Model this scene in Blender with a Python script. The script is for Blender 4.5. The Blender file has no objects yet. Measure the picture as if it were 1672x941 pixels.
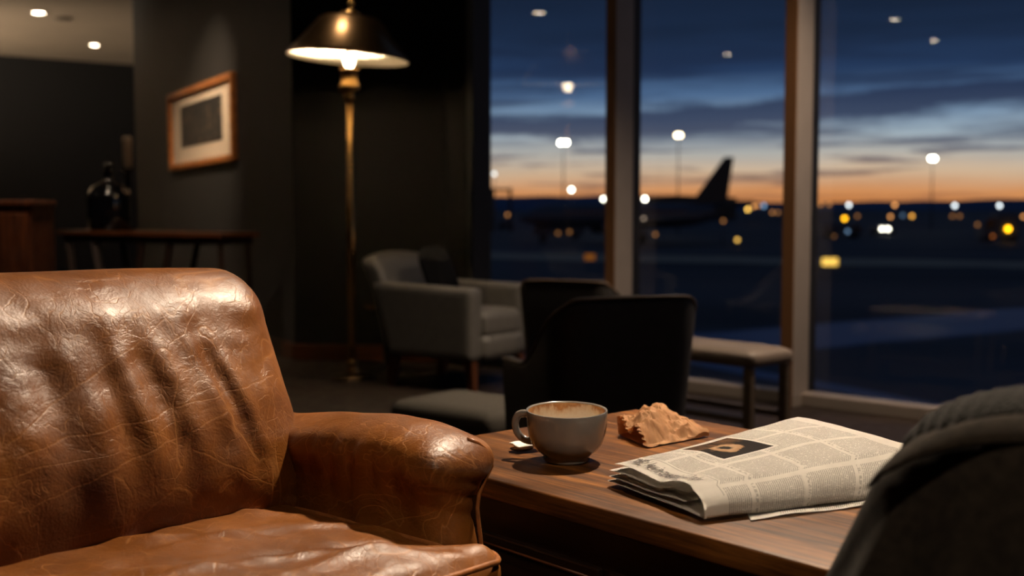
import bpy, bmesh, math, random
from mathutils import Vector, Matrix, noise
from math import sin, cos, pi, sqrt, exp, radians, atan2

random.seed(7)
scene = bpy.context.scene
COL = scene.collection

# ------------------------------------------------------------------ camera
W, H, F = 1672.0, 941.0, 1950.0
CAM_H = 0.95
PITCH = math.atan((470.5 - 335.0) / F)
cam_data = bpy.data.cameras.new('camera')
cam = bpy.data.objects.new('camera', cam_data)
COL.objects.link(cam)
cam.location = (0, 0, CAM_H)
cam.rotation_euler = (pi / 2 - PITCH, 0, 0)
cam_data.sensor_width = 36.0
cam_data.lens = 36.0 * F / W
cam_data.clip_end = 5000
cam_data.clip_start = 0.05
cam_data.dof.use_dof = True
cam_data.dof.focus_distance = 1.78
cam_data.dof.aperture_fstop = 3.4
scene.camera = cam


def ray(px, py):
    xc, yc = (px - W / 2) / F, -(py - H / 2) / F
    return Vector((xc, cos(PITCH) + yc * sin(PITCH), -sin(PITCH) + yc * cos(PITCH)))


def at_z(px, py, z):
    """where the line of sight through a photo pixel meets height z"""
    d = ray(px, py)
    t = (z - CAM_H) / d.z
    return Vector((d.x * t, d.y * t, z))


def at_y(px, py, y):
    """where the line of sight through a photo pixel meets distance y"""
    d = ray(px, py)
    t = y / d.y
    return Vector((d.x * t, y, CAM_H + d.z * t))


# ------------------------------------------------------------------ colours, materials
def lin(r, g, b, a=1.0):
    def f(c):
        c /= 255.0
        return c / 12.92 if c <= 0.04045 else ((c + 0.055) / 1.055) ** 2.4
    return (f(r), f(g), f(b), a)


class NT:
    def __init__(self, tree):
        self.t = tree
        self.n = tree.nodes
        self.l = tree.links

    def add(self, typ, **kw):
        nd = self.n.new(typ)
        for k, v in kw.items():
            if k == 'ins':
                for kk, vv in v.items():
                    s = nd.inputs[kk]
                    if hasattr(vv, 'is_output'):
                        self.l.new(vv, s)
                    else:
                        s.default_value = vv
            else:
                setattr(nd, k, v)
        return nd

    def math(self, op, a, b=None, c=None, clamp=False):
        nd = self.n.new('ShaderNodeMath')
        nd.operation = op
        nd.use_clamp = clamp
        for i, v in enumerate((a, b, c)):
            if v is None:
                continue
            if hasattr(v, 'is_output'):
                self.l.new(v, nd.inputs[i])
            else:
                nd.inputs[i].default_value = v
        return nd.outputs[0]

    def mix(self, fac, a, b, blend='MIX'):
        nd = self.n.new('ShaderNodeMix')
        nd.data_type = 'RGBA'
        nd.blend_type = blend
        for s, v in ((nd.inputs[0], fac), (nd.inputs[6], a), (nd.inputs[7], b)):
            if hasattr(v, 'is_output'):
                self.l.new(v, s)
            else:
                s.default_value = v
        return nd.outputs[2]

    def ramp(self, fac, stops, interp='LINEAR'):
        nd = self.n.new('ShaderNodeValToRGB')
        cr = nd.color_ramp
        cr.interpolation = interp
        while len(cr.elements) < len(stops):
            cr.elements.new(0.5)
        for e, (p, c) in zip(cr.elements, stops):
            e.position = p
            e.color = c if len(c) == 4 else (*c, 1)
        self.l.new(fac, nd.inputs[0])
        return nd.outputs[0]

    def noise(self, vec, scale, detail=4, rough=0.55, dist=0.0):
        nd = self.add('ShaderNodeTexNoise', ins={'Scale': scale, 'Detail': detail, 'Roughness': rough, 'Distortion': dist})
        if vec is not None:
            self.l.new(vec, nd.inputs['Vector'])
        return nd.outputs[0]

    def mapping(self, vec, scale=(1, 1, 1), loc=(0, 0, 0), rot=(0, 0, 0)):
        nd = self.add('ShaderNodeMapping')
        self.l.new(vec, nd.inputs[0])
        nd.inputs['Scale'].default_value = scale
        nd.inputs['Location'].default_value = loc
        nd.inputs['Rotation'].default_value = rot
        return nd.outputs[0]

    def bump(self, height, strength, dist, normal=None):
        nd = self.add('ShaderNodeBump', ins={'Strength': strength, 'Distance': dist})
        self.l.new(height, nd.inputs['Height'])
        if normal is not None:
            self.l.new(normal, nd.inputs['Normal'])
        return nd.outputs[0]


def new_mat(name):
    m = bpy.data.materials.new(name)
    m.use_nodes = True
    nt = NT(m.node_tree)
    bs = m.node_tree.nodes['Principled BSDF']
    tc = nt.add('ShaderNodeTexCoord')
    return m, nt, bs, tc


def simple(name, col, rough=0.6, metal=0.0, var=0.15, nscale=30, bump=0.0, bscale=200, bdist=0.002, spec=0.5, sheen=0.0, coat=0.0):
    m, nt, bs, tc = new_mat(name)
    n = nt.noise(tc.outputs['Object'], nscale, 4)
    lo = tuple(c * (1 - var) for c in col[:3]) + (1,)
    hi = tuple(min(1, c * (1 + var)) for c in col[:3]) + (1,)
    c = nt.ramp(n, [(0.3, lo), (0.7, hi)])
    nt.l.new(c, bs.inputs['Base Color'])
    bs.inputs['Roughness'].default_value = rough
    bs.inputs['Metallic'].default_value = metal
    bs.inputs['Specular IOR Level'].default_value = spec
    if sheen:
        bs.inputs['Sheen Weight'].default_value = sheen
    if coat:
        bs.inputs['Coat Weight'].default_value = coat
    if bump:
        b = nt.noise(tc.outputs['Object'], bscale, 3)
        nt.l.new(nt.bump(b, bump, bdist), bs.inputs['Normal'])
    return m


def emit(name, col, strength):
    m = bpy.data.materials.new(name)
    m.use_nodes = True
    nt = m.node_tree
    nt.nodes.remove(nt.nodes['Principled BSDF'])
    e = nt.nodes.new('ShaderNodeEmission')
    e.inputs[0].default_value = col if len(col) == 4 else (*col, 1)
    e.inputs[1].default_value = strength
    nt.links.new(e.outputs[0], nt.nodes['Material Output'].inputs[0])
    return m


def leather_mat():
    m, nt, bs, tc = new_mat('worn_brown_leather')
    v = tc.outputs['Object']
    big = nt.noise(v, 5, 5, 0.6)
    fine = nt.noise(v, 45, 6, 0.7)
    base = nt.ramp(big, [(0.3, lin(90, 49, 14)), (0.55, lin(132, 77, 24)), (0.75, lin(162, 101, 38))])
    base = nt.mix(nt.math('MULTIPLY', fine, 0.5), base, lin(78, 44, 20))
    # pale cracks where the finish has rubbed through
    warp = nt.noise(v, 9, 3)
    vw = nt.add('ShaderNodeVectorMath', operation='MULTIPLY_ADD')
    nt.l.new(nt.add('ShaderNodeTexNoise', ins={'Scale': 7.0, 'Detail': 3.0, 'Vector': v}).outputs[1], vw.inputs[0])
    vw.inputs[1].default_value = (0.12, 0.12, 0.12)
    nt.l.new(v, vw.inputs[2])
    cr = None
    for sc, wd, off in ((24, 0.02, 3.0), (50, 0.04, 9.0)):
        vo = nt.add('ShaderNodeTexVoronoi', feature='DISTANCE_TO_EDGE', ins={'Scale': sc})
        nt.l.new(nt.mapping(vw.outputs[0], (1, 1, 1), (off, off * 0.3, 0)), vo.inputs['Vector'])
        e = nt.ramp(vo.outputs['Distance'], [(0.0, (1, 1, 1)), (wd, (0, 0, 0))])
        msk = nt.ramp(nt.noise(nt.mapping(v, (1, 1, 1), (off + 1.7, 4, off)), 6, 3), [(0.48, (0, 0, 0)), (0.66, (1, 1, 1))])
        e = nt.math('MULTIPLY', e, msk)
        cr = e if cr is None else nt.math('MAXIMUM', cr, e)
    for sc, mp_, w_, off in ((1.6, (1.0, 1.0, 3.2), 0.006, 0.0), (2.4, (2.6, 2.6, 1.0), 0.007, 5.0), (8.0, (1.0, 1.6, 1.0), 0.008, 11.0), (15.0, (1, 1, 1), 0.012, 17.0)):
        nn = nt.noise(nt.mapping(v, mp_, (off, off * 0.7, 1.3), (0.5 + off, 0.3, 0.9 * off)), sc, 3, 0.45, 0.6)
        ridge = nt.math('ABSOLUTE', nt.math('SUBTRACT', nn, 0.5))
        e = nt.ramp(ridge, [(0.0, (1, 1, 1)), (w_, (0, 0, 0))])
        msk = nt.ramp(nt.noise(nt.mapping(v, (1, 1, 1), (off + 2.1, 1, off)), 7, 3), [(0.44, (0, 0, 0)), (0.60, (1, 1, 1))])
        cr = nt.math('MAXIMUM', cr, nt.math('MULTIPLY', e, msk))
    # three long creases that cross the backrest
    sx = nt.add('ShaderNodeSeparateXYZ'); nt.l.new(v, sx.inputs[0])
    wobz = nt.math('MULTIPLY', nt.math('SUBTRACT', nt.noise(v, 16, 3), 0.5), 0.018)
    crease = None
    for (ya, za), (yb, zb) in (((-0.46, 0.652), (-0.10, 0.822)), ((-0.44, 0.640), (-0.01, 0.690)), ((-0.27, 0.655), (-0.05, 0.535)), ((-0.44, 0.575), (-0.12, 0.655))):
        L = sqrt((yb - ya) ** 2 + (zb - za) ** 2)
        dy, dz = (yb - ya) / L, (zb - za) / L
        yy = nt.math('SUBTRACT', sx.outputs[1], ya)
        zz = nt.math('ADD', nt.math('SUBTRACT', sx.outputs[2], za), wobz)
        al = nt.math('ADD', nt.math('MULTIPLY', yy, dy), nt.math('MULTIPLY', zz, dz))
        ac = nt.math('ABSOLUTE', nt.math('SUBTRACT', nt.math('MULTIPLY', zz, dy), nt.math('MULTIPLY', yy, dz)))
        ln_ = nt.math('SUBTRACT', 1.0, nt.math('DIVIDE', ac, 0.0021), None, True)
        ln_ = nt.math('MULTIPLY', ln_, nt.math('MULTIPLY', nt.math('GREATER_THAN', al, 0.0), nt.math('LESS_THAN', al, L)))
        crease = ln_ if crease is None else nt.math('MAXIMUM', crease, ln_)
    cr = nt.math('MAXIMUM', cr, nt.math('MULTIPLY', crease, 0.65))
    col = nt.mix(nt.math('MULTIPLY', cr, 0.32), base, lin(206, 142, 82))
    nt.l.new(col, bs.inputs['Base Color'])
    r = nt.ramp(nt.noise(v, 14, 5), [(0.3, (0.33,) * 3), (0.7, (0.50,) * 3)])
    nt.l.new(r, bs.inputs['Roughness'])
    bs.inputs['Specular IOR Level'].default_value = 0.5
    grain = nt.add('ShaderNodeTexVoronoi', ins={'Scale': 260.0, 'Vector': v}).outputs['Distance']
    wr = nt.noise(vw.outputs[0], 40, 6, 0.66, 1.0)
    b1 = nt.bump(grain, 0.16, 0.0012)
    b2 = nt.bump(wr, 0.42, 0.003, b1)
    b3 = nt.bump(nt.math('MULTIPLY', cr, -1), 0.22, 0.0015, b2)
    nt.l.new(b3, bs.inputs['Normal'])
    return m


def wood_mat(name, dark, mid, light, axis=0, scale=1.0, rough=(0.28, 0.5), planks=0.0):
    m, nt, bs, tc = new_mat(name)
    v = tc.outputs['Object']
    s = [18 * scale] * 3
    s[axis] = 1.4 * scale
    g1 = nt.noise(nt.mapping(v, tuple(s)), 2.2, 6, 0.62, 0.6)
    s2 = [160 * scale] * 3
    s2[axis] = 5 * scale
    g2 = nt.noise(nt.mapping(v, tuple(s2)), 1.6, 4, 0.6)
    c = nt.ramp(g1, [(0.3, dark), (0.5, mid), (0.72, light)])
    c = nt.mix(nt.math('MULTIPLY', nt.ramp(g2, [(0.35, (1, 1, 1)), (0.6, (0, 0, 0))]), 0.55), c, tuple(x * 0.35 for x in dark[:3]) + (1,))
    if planks:
        sep = nt.add('ShaderNodeSeparateXYZ')
        nt.l.new(v, sep.inputs[0])
        pl = nt.math('FLOOR', nt.math('DIVIDE', sep.outputs[1 if axis == 0 else 0], planks))
        wn = nt.add('ShaderNodeTexWhiteNoise', noise_dimensions='1D')
        nt.l.new(pl, wn.inputs['W'])
        c = nt.mix(0.5, c, nt.mix(wn.outputs[0], dark, light), 'MIX')
    nt.l.new(c, bs.inputs['Base Color'])
    rr = nt.ramp(nt.noise(v, 11, 5), [(0.3, (rough[0],) * 3), (0.7, (rough[1],) * 3)])
    nt.l.new(rr, bs.inputs['Roughness'])
    nt.l.new(nt.bump(g2, 0.25, 0.001), bs.inputs['Normal'])
    bs.inputs['Specular IOR Level'].default_value = 0.3
    return m


def glass_pane_mat():
    m = bpy.data.materials.new('window_glass')
    m.use_nodes = True
    nt = NT(m.node_tree)
    nt.n.remove(nt.n['Principled BSDF'])
    tr = nt.add('ShaderNodeBsdfTransparent', ins={'Color': (0.96, 0.98, 0.98, 1)})
    gl = nt.add('ShaderNodeBsdfGlossy', ins={'Roughness': 0.0, 'Color': (1, 1, 1, 1)})
    geo = nt.add('ShaderNodeNewGeometry')
    ior = nt.math('SUBTRACT', 1.5, nt.math('MULTIPLY', geo.outputs['Backfacing'], 1.5 - 1 / 1.5))
    fr = nt.add('ShaderNodeFresnel', ins={'IOR': ior})
    mx = nt.add('ShaderNodeMixShader')
    nt.l.new(fr.outputs[0], mx.inputs[0])
    nt.l.new(tr.outputs[0], mx.inputs[1])
    nt.l.new(gl.outputs[0], mx.inputs[2])
    nt.l.new(mx.outputs[0], nt.n['Material Output'].inputs[0])
    return m


def clear_glass_mat(name, tint, rough=0.02):
    m, nt, bs, tc = new_mat(name)
    bs.inputs['Base Color'].default_value = tint
    bs.inputs['Roughness'].default_value = rough
    bs.inputs['Transmission Weight'].default_value = 1.0
    bs.inputs['IOR'].default_value = 1.45
    return m


# ------------------------------------------------------------------ mesh helpers
def bm_new():
    return bmesh.new()


def obj(name, bm, mat, parent=None, smooth=True, sharp=None):
    me = bpy.data.meshes.new(name)
    bmesh.ops.recalc_face_normals(bm, faces=bm.faces)
    bm.to_mesh(me)
    bm.free()
    if smooth:
        for p in me.polygons:
            p.use_smooth = True
        if sharp is not None:
            try:
                me.set_sharp_from_angle(angle=radians(sharp))
            except Exception:
                pass
    o = bpy.data.objects.new(name, me)
    COL.objects.link(o)
    for mm in (mat if isinstance(mat, (list, tuple)) else [mat]):
        me.materials.append(mm)
    if parent:
        o.parent = parent
    return o


def thing(name, label, cat, loc=(0, 0, 0), rz=0.0, group=None):
    o = bpy.data.objects.new(name, None)
    COL.objects.link(o)
    o.empty_display_size = 0.1
    o.location = loc
    o.rotation_euler = (0, 0, rz)
    tag(o, label, cat, group)
    return o


def tag(o, label, cat, group=None):
    o['label'] = label
    o['category'] = cat
    if group:
        o['group'] = group
    return o


def struct(o, label=None):
    o['kind'] = 'structure'
    if label:
        o['label'] = label
    return o


def add_box(bm, c, s, rot=None, bevel=0.0, seg=2):
    r = bmesh.ops.create_cube(bm, size=1.0)
    vs = r['verts']
    M = Matrix.Translation(c) @ (rot.to_4x4() if rot is not None else Matrix.Identity(4)) @ Matrix.Diagonal((*s, 1))
    bmesh.ops.transform(bm, matrix=M, verts=vs)
    if bevel:
        es = list({e for v in vs for e in v.link_edges})
        bmesh.ops.bevel(bm, geom=es, offset=bevel, segments=seg, affect='EDGES', profile=0.5)
    return bm


def add_prism(bm, pts, z0, z1):
    """vertical prism over a plan polygon"""
    a = [bm.verts.new((p[0], p[1], z0)) for p in pts]
    b = [bm.verts.new((p[0], p[1], z1)) for p in pts]
    n = len(pts)
    bm.faces.new(a)
    bm.faces.new(b)
    for i in range(n):
        bm.faces.new((a[i], a[(i + 1) % n], b[(i + 1) % n], b[i]))
    return bm


def add_loft(bm, rings, cap=True, closed=True):
    vs = [[bm.verts.new(p) for p in r] for r in rings]
    n = len(rings[0])
    for i in range(len(vs) - 1):
        for j in range(n if closed else n - 1):
            k = (j + 1) % n
            bm.faces.new((vs[i][j], vs[i][k], vs[i + 1][k], vs[i + 1][j]))
    if cap and closed:
        bm.faces.new(vs[0])
        bm.faces.new(vs[-1])
    return bm


def add_lathe(bm, prof, seg=48, c=(0, 0, 0), cap=True):
    rings = [[(c[0] + r * cos(2 * pi * k / seg), c[1] + r * sin(2 * pi * k / seg), c[2] + z) for k in range(seg)] for r, z in prof]
    return add_loft(bm, rings, cap=cap)


def add_tube(bm, path, rad, seg=10, cap=True):
    path = [Vector(p) for p in path]
    rings = []
    n = len(path)
    up = Vector((0, 0, 1))
    prev = None
    for i, p in enumerate(path):
        t = (path[min(i + 1, n - 1)] - path[max(i - 1, 0)]).normalized()
        if prev is None:
            a = t.cross(up)
            if a.length < 1e-3:
                a = t.cross(Vector((1, 0, 0)))
        else:
            a = prev - t * prev.dot(t)
        a.normalize()
        prev = a
        b = t.cross(a)
        r = rad[i] if isinstance(rad, (list, tuple)) else rad
        if isinstance(r, (list, tuple)):
            ra, rb = r
        else:
            ra = rb = r
        rings.append([p + a * (ra * cos(2 * pi * k / seg)) + b * (rb * sin(2 * pi * k / seg)) for k in range(seg)])
    return add_loft(bm, rings, cap)


def catmull(pts, n):
    pts = [Vector(p) for p in pts]
    out = []
    m = len(pts)
    for i in range(m - 1):
        p0, p1, p2, p3 = pts[max(i - 1, 0)], pts[i], pts[i + 1], pts[min(i + 2, m - 1)]
        for k in range(n):
            t = k / n
            out.append(0.5 * ((2 * p1) + (p2 - p0) * t + (2 * p0 - 5 * p1 + 4 * p2 - p3) * t * t + (3 * p1 - p0 - 3 * p2 + p3) * t ** 3))
    out.append(pts[-1])
    return out


def add_rbox(bm, c, s, r, n, fn=None):
    """box with rounded edges as a dense quad grid; fn(p, q) moves each point (q = -1..1 box coordinates)"""
    c, hx = Vector(c), [x / 2 for x in s]
    rr = r if isinstance(r, (list, tuple)) else (r, r, r)
    cache = {}

    def spread(t, i):
        return t

    def vert(i, j, k):
        key = (i, j, k)
        if key in cache:
            return cache[key]
        q = Vector((2 * i / n[0] - 1, 2 * j / n[1] - 1, 2 * k / n[2] - 1))
        p = Vector([q[a] * hx[a] for a in range(3)])
        core = Vector([max(-(hx[a] - rr[a]), min(hx[a] - rr[a], p[a])) for a in range(3)])
        d = Vector([(p[a] - core[a]) / rr[a] for a in range(3)])
        if d.length > 1e-9:
            # cube -> sphere so that corners are evenly rounded
            x, y, z = d
            e = Vector((x * sqrt(max(0, 1 - y * y / 2 - z * z / 2 + y * y * z * z / 3)),
                        y * sqrt(max(0, 1 - z * z / 2 - x * x / 2 + z * z * x * x / 3)),
                        z * sqrt(max(0, 1 - x * x / 2 - y * y / 2 + x * x * y * y / 3))))
            p = core + Vector([e[a] * rr[a] for a in range(3)])
        p = p + c
        if fn:
            p = fn(p, q)
        v = bm.verts.new(p)
        cache[key] = v
        return v
    for a in range(3):
        b_, c_ = (a + 1) % 3, (a + 2) % 3
        for side in (0, n[a]):
            for i in range(n[b_]):
                for j in range(n[c_]):
                    ids = []
                    for di, dj in ((0, 0), (1, 0), (1, 1), (0, 1)):
                        t = [0, 0, 0]
                        t[a] = side
                        t[b_] = i + di
                        t[c_] = j + dj
                        ids.append(vert(*t))
                    bm.faces.new(ids)
    return bm


def copy_tree(o, parent=None):
    c = o.copy()
    COL.objects.link(c)
    if parent:
        c.parent = parent
    for ch in list(o.children):
        copy_tree(ch, c)
    return c


def lamp(name, kind, loc, energy, col, aim=None, size=0.05, spot=60, blend=0.6):
    d = bpy.data.lights.new(name, kind)
    d.energy = energy
    d.color = col
    d.shadow_soft_size = size
    if kind == 'SPOT':
        d.spot_size = radians(spot)
        d.spot_blend = blend
    o = bpy.data.objects.new(name, d)
    COL.objects.link(o)
    o.location = loc
    if aim is not None:
        o.rotation_euler = (Vector(aim) - Vector(loc)).to_track_quat('-Z', 'Y').to_euler()
    return o


def g(x, m, s):
    return exp(-((x - m) / s) ** 2)


def smooth01(x, a, b):
    t = max(0.0, min(1.0, (x - a) / (b - a)))
    return t * t * (3 - 2 * t)


# ------------------------------------------------------------------ materials
M_leather = leather_mat()
M_piping = simple('leather_piping', lin(150, 92, 48), 0.42, var=0.35, nscale=60)
M_darkleg = simple('dark_stained_leg', lin(40, 24, 15), 0.4)
M_table = wood_mat('walnut_table_top', lin(46, 24, 8), lin(98, 58, 22), lin(156, 100, 44), axis=0, rough=(0.36, 0.56))
M_carcass = wood_mat('dark_stained_carcass', lin(20, 12, 8), lin(34, 20, 12), lin(48, 28, 16), axis=0, rough=(0.35, 0.55))
M_cabinet = wood_mat('reddish_cabinet_wood', lin(40, 18, 8), lin(78, 38, 16), lin(110, 58, 26), axis=2, rough=(0.35, 0.55))
M_console = wood_mat('console_wood', lin(48, 22, 10), lin(80, 42, 20), lin(110, 64, 34), axis=0, rough=(0.25, 0.45))
M_wall = simple('charcoal_wall_paint', lin(40, 37, 34), 0.62, var=0.12, nscale=6, bump=0.05, bscale=120)
M_wallfar = simple('black_wall_paint', lin(15, 15, 16), 0.8, var=0.1, nscale=4)
M_wallblack = simple('matt_black_pier_shade', lin(11, 10, 10), 0.95, var=0.1, nscale=5, spec=0.05)  # dark pier, and painted shade on the wall behind the lamp
M_ceiling = simple('warm_plaster_ceiling', lin(176, 158, 136), 0.9, var=0.05, nscale=3)
M_base = wood_mat('baseboard_wood', lin(50, 25, 12), lin(80, 42, 20), lin(104, 58, 30), axis=0)
M_floor = wood_mat('dark_timber_floor', lin(26, 19, 15), lin(38, 28, 22), lin(52, 40, 31), axis=0, rough=(0.4, 0.6), planks=0.14)
M_brass = simple('aged_brass', (0.70, 0.42, 0.15, 1), 0.24, metal=1.0, var=0.18, nscale=18)
M_brassdark = simple('bronze_shade_metal', (0.23, 0.135, 0.06, 1), 0.3, metal=1.0, var=0.12, nscale=12)
M_shadein = simple('cream_shade_lining', lin(248, 236, 214), 0.75, var=0.02)
M_bulb = emit('lit_bulb', (1.0, 0.76, 0.48, 1), 22)
M_mullion = simple('anodised_mullion', lin(150, 138, 128), 0.42, metal=0.35, var=0.05, nscale=8)
M_warmlight = simple('mullion_painted_warm_light', lin(114, 80, 52), 0.4, metal=0.3, var=0.05, nscale=8)  # brown stands in for warm lamplight on the room side of the mullions
M_gasket = simple('black_rubber_gasket', lin(10, 10, 12), 0.5)
M_glass = glass_pane_mat()
M_greyfab = simple('grey_leatherette', lin(96, 92, 86), 0.5, var=0.12, nscale=25, bump=0.12, bscale=350)
M_greyfab2 = simple('charcoal_leatherette', lin(36, 35, 34), 0.5, var=0.12, nscale=25, bump=0.12, bscale=350)
M_blackfab = simple('black_upholstery', lin(46, 43, 41), 0.55, var=0.15, nscale=25, bump=0.1, bscale=400)
M_trim = simple('upholstery_piping_brown', lin(92, 74, 56), 0.4, var=0.1)
M_pad = simple('ottoman_tweed', lin(92, 86, 76), 0.85, var=0.3, nscale=160, bump=0.2, bscale=500)
M_taupe = simple('taupe_bench_leather', lin(120, 106, 94), 0.45, var=0.08, nscale=20)
M_benchleg = simple('bronze_bench_legs', (0.22, 0.17, 0.12, 1), 0.35, metal=0.8)
M_legwood = wood_mat('brown_chair_leg_wood', lin(64, 32, 16), lin(98, 54, 28), lin(130, 78, 42), axis=2)
M_cup = simple('grey_glazed_stoneware', lin(126, 121, 116), 0.2, var=0.06, nscale=40, spec=0.6, coat=0.4)
M_kraft = simple('brown_kraft_paper', lin(190, 142, 98), 0.75, var=0.1, nscale=40, bump=0.15, bscale=120)
M_paperedge = simple('newsprint_edge', lin(205, 195, 176), 0.8, var=0.05, nscale=80)
M_white = simple('white_paper', lin(225, 220, 210), 0.8, var=0.03)
M_steel = simple('polished_spoon_steel', (0.6, 0.55, 0.48, 1), 0.2, metal=1.0)
M_coat = simple('charcoal_wool', lin(40, 34, 28), 0.95, var=0.35, nscale=90, bump=0.3, bscale=420, bdist=0.003, spec=0.1, sheen=0.03)
M_collar = simple('ribbed_charcoal_knit', lin(36, 34, 32), 0.9, var=0.5, nscale=220, bump=0.8, bscale=330, bdist=0.005, spec=0.15, sheen=0.05)
M_silhouette = simple('dusk_grey_paint', lin(66, 70, 80), 0.5, var=0.1, nscale=0.5)
M_plane = simple('aircraft_grey_paint', lin(70, 74, 84), 0.4, var=0.08, nscale=0.3)
M_fin = simple('aircraft_dark_fin_paint', lin(22, 23, 28), 0.4, var=0.08, nscale=0.3)
M_tyre = simple('black_tyre_rubber', lin(14, 14, 15), 0.8)
M_pole = simple('galvanised_pole', lin(70, 72, 78), 0.5, metal=0.4)
M_darkglass = simple('dark_cab_glass', lin(12, 14, 20), 0.08, spec=0.6)

# ------------------------------------------------------------------ room geometry
CEIL = 2.85
gdir = Vector((0.743, -0.669, 0)).normalized()      # along the window wall, towards the right
nout = Vector((0.669, 0.743, 0)).normalized()       # out of the window
KW = 1.1
m2 = at_y(1289, 335, 5.05 * KW)
m2.z = 0
SP = 0.945 * KW
mul = {2: m2}
for k in (1, 0, 3, 4, 5, 6, 7, 8, 9, 10):
    mul[k] = m2 + gdir * (SP * (k - 2) + (0.12 if k > 2 else 0.0))
GLASS_OFF = 0.165 * KW

# floor and ceiling (plan polygon follows the window wall)
wr_end = m2 + gdir * 11.5
wl_end = m2 - gdir * 2.06 * KW
far_a = at_z(0, 90, CEIL)
far_b = at_z(208, 105.5, CEIL)
fdir = (far_b - far_a).normalized()
farL = far_a - fdir * 6.0
farR = far_b + fdir * 4.0
cornerB = Vector((-1.333, 7.31, 0))
endB = at_y(727, 335, 7.22)
endB.z = 0
pdir = Vector((-0.60, 1.0, 0)).normalized()
endP = cornerB + pdir * 3.9
wallL = Vector((-11.0, 2.0, 0))
o2 = nout * 0.3
poly = [(-11, -5), (wr_end.x + o2.x, -5), (wr_end.x + o2.x, wr_end.y + o2.y), (wl_end.x + o2.x, wl_end.y + o2.y), (endB.x + 0.3, endB.y + 0.3), (-0.6, 8.5), (farR.x, farR.y), (farL.x, farL.y), (-11, farL.y)]
poly = [(-11, -5), (wr_end.x + o2.x, -5), (wr_end.x + o2.x, wr_end.y + o2.y), (wl_end.x + o2.x, wl_end.y + o2.y), (-0.2, 8.2), (farR.x, farR.y), (farL.x, farL.y)]
bm = bm_new(); add_prism(bm, poly, -0.2, 0.0); struct(obj('floor', bm, M_floor, smooth=False))
bm = bm_new(); add_prism(bm, poly, CEIL, CEIL + 0.2); struct(obj('ceiling', bm, M_ceiling, smooth=False))


def wall_seg(name, a, b, th, mat, z0=0.0, z1=CEIL, side=1):
    a, b = Vector(a), Vector(b)
    d = (b - a).normalized()
    nrm = Vector((-d.y, d.x, 0)) * side * th
    bm = bm_new()
    add_prism(bm, [a, b, b + nrm, a + nrm], z0, z1)
    return struct(obj(name, bm, mat, smooth=False))


wall_seg('wall_front', farL, farR, 0.2, M_wallfar, side=1)
wall_seg('wall_left', (farL.x, farL.y, 0), (-11, -5, 0), 0.2, M_wallfar, side=-1)
wall_seg('wall_back', (-11, -5, 0), (wr_end.x, -5, 0), 0.2, M_wallfar, side=-1)
# the dark block with the picture on it and the lamp before it
bm = bm_new()
pn = Vector((pdir.y, -pdir.x, 0)) * -1
backpt = Vector((0.2, 9.0, 0))
# black sheet added over the lamp side; its colour stands for shade
add_prism(bm, [cornerB, endB, endB + Vector((-0.12, 0.95, 0)), endP + Vector((1.6, 0.9, 0)), endP + Vector((0.18, 0.11, 0)), endP], 0, CEIL)
struct(obj('wall_alcove', bm, M_wall, smooth=False))
fdx = (endB - cornerB).normalized()
fnx = Vector((fdx.y, -fdx.x, 0))
bm = bm_new()
add_prism(bm, [cornerB + fnx * 0.012, endB + fnx * 0.012, endB + fnx * 0.001, cornerB + fnx * 0.001], 0, CEIL)
struct(obj('wall_shade_sheet', bm, M_wallblack, smooth=False))
# pier that ends the glazing
bm = bm_new()
pa, pb = wl_end, mul[0] - gdir * 0.03
add_prism(bm, [endB + Vector((0.0, -0.005, 0)), pa + nout * 0.02, pb + nout * 0.02, pb + nout * 0.17, endB + Vector((-0.03, 0.2, 0))], 0, CEIL)
struct(obj('wall_pier', bm, M_wallblack, smooth=False))


def board(name, a, b, h, t, mat, lift=0.0):
    a, b = Vector(a), Vector(b)
    d = b - a
    L = d.length
    bm = bm_new()
    add_box(bm, (L / 2, -t / 2, h / 2), (L, t, h), bevel=0.006)
    o = obj(name, bm, mat, smooth=False)
    o.location = (a.x, a.y, lift)
    o.rotation_euler = (0, 0, atan2(d.y, d.x))
    return struct(o)


board('baseboard_alcove', cornerB + fnx * 0.013, endB + fnx * 0.013, 0.1, 0.018, M_base)
board('baseboard_picture', endP, cornerB, 0.1, 0.018, M_base)

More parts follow.
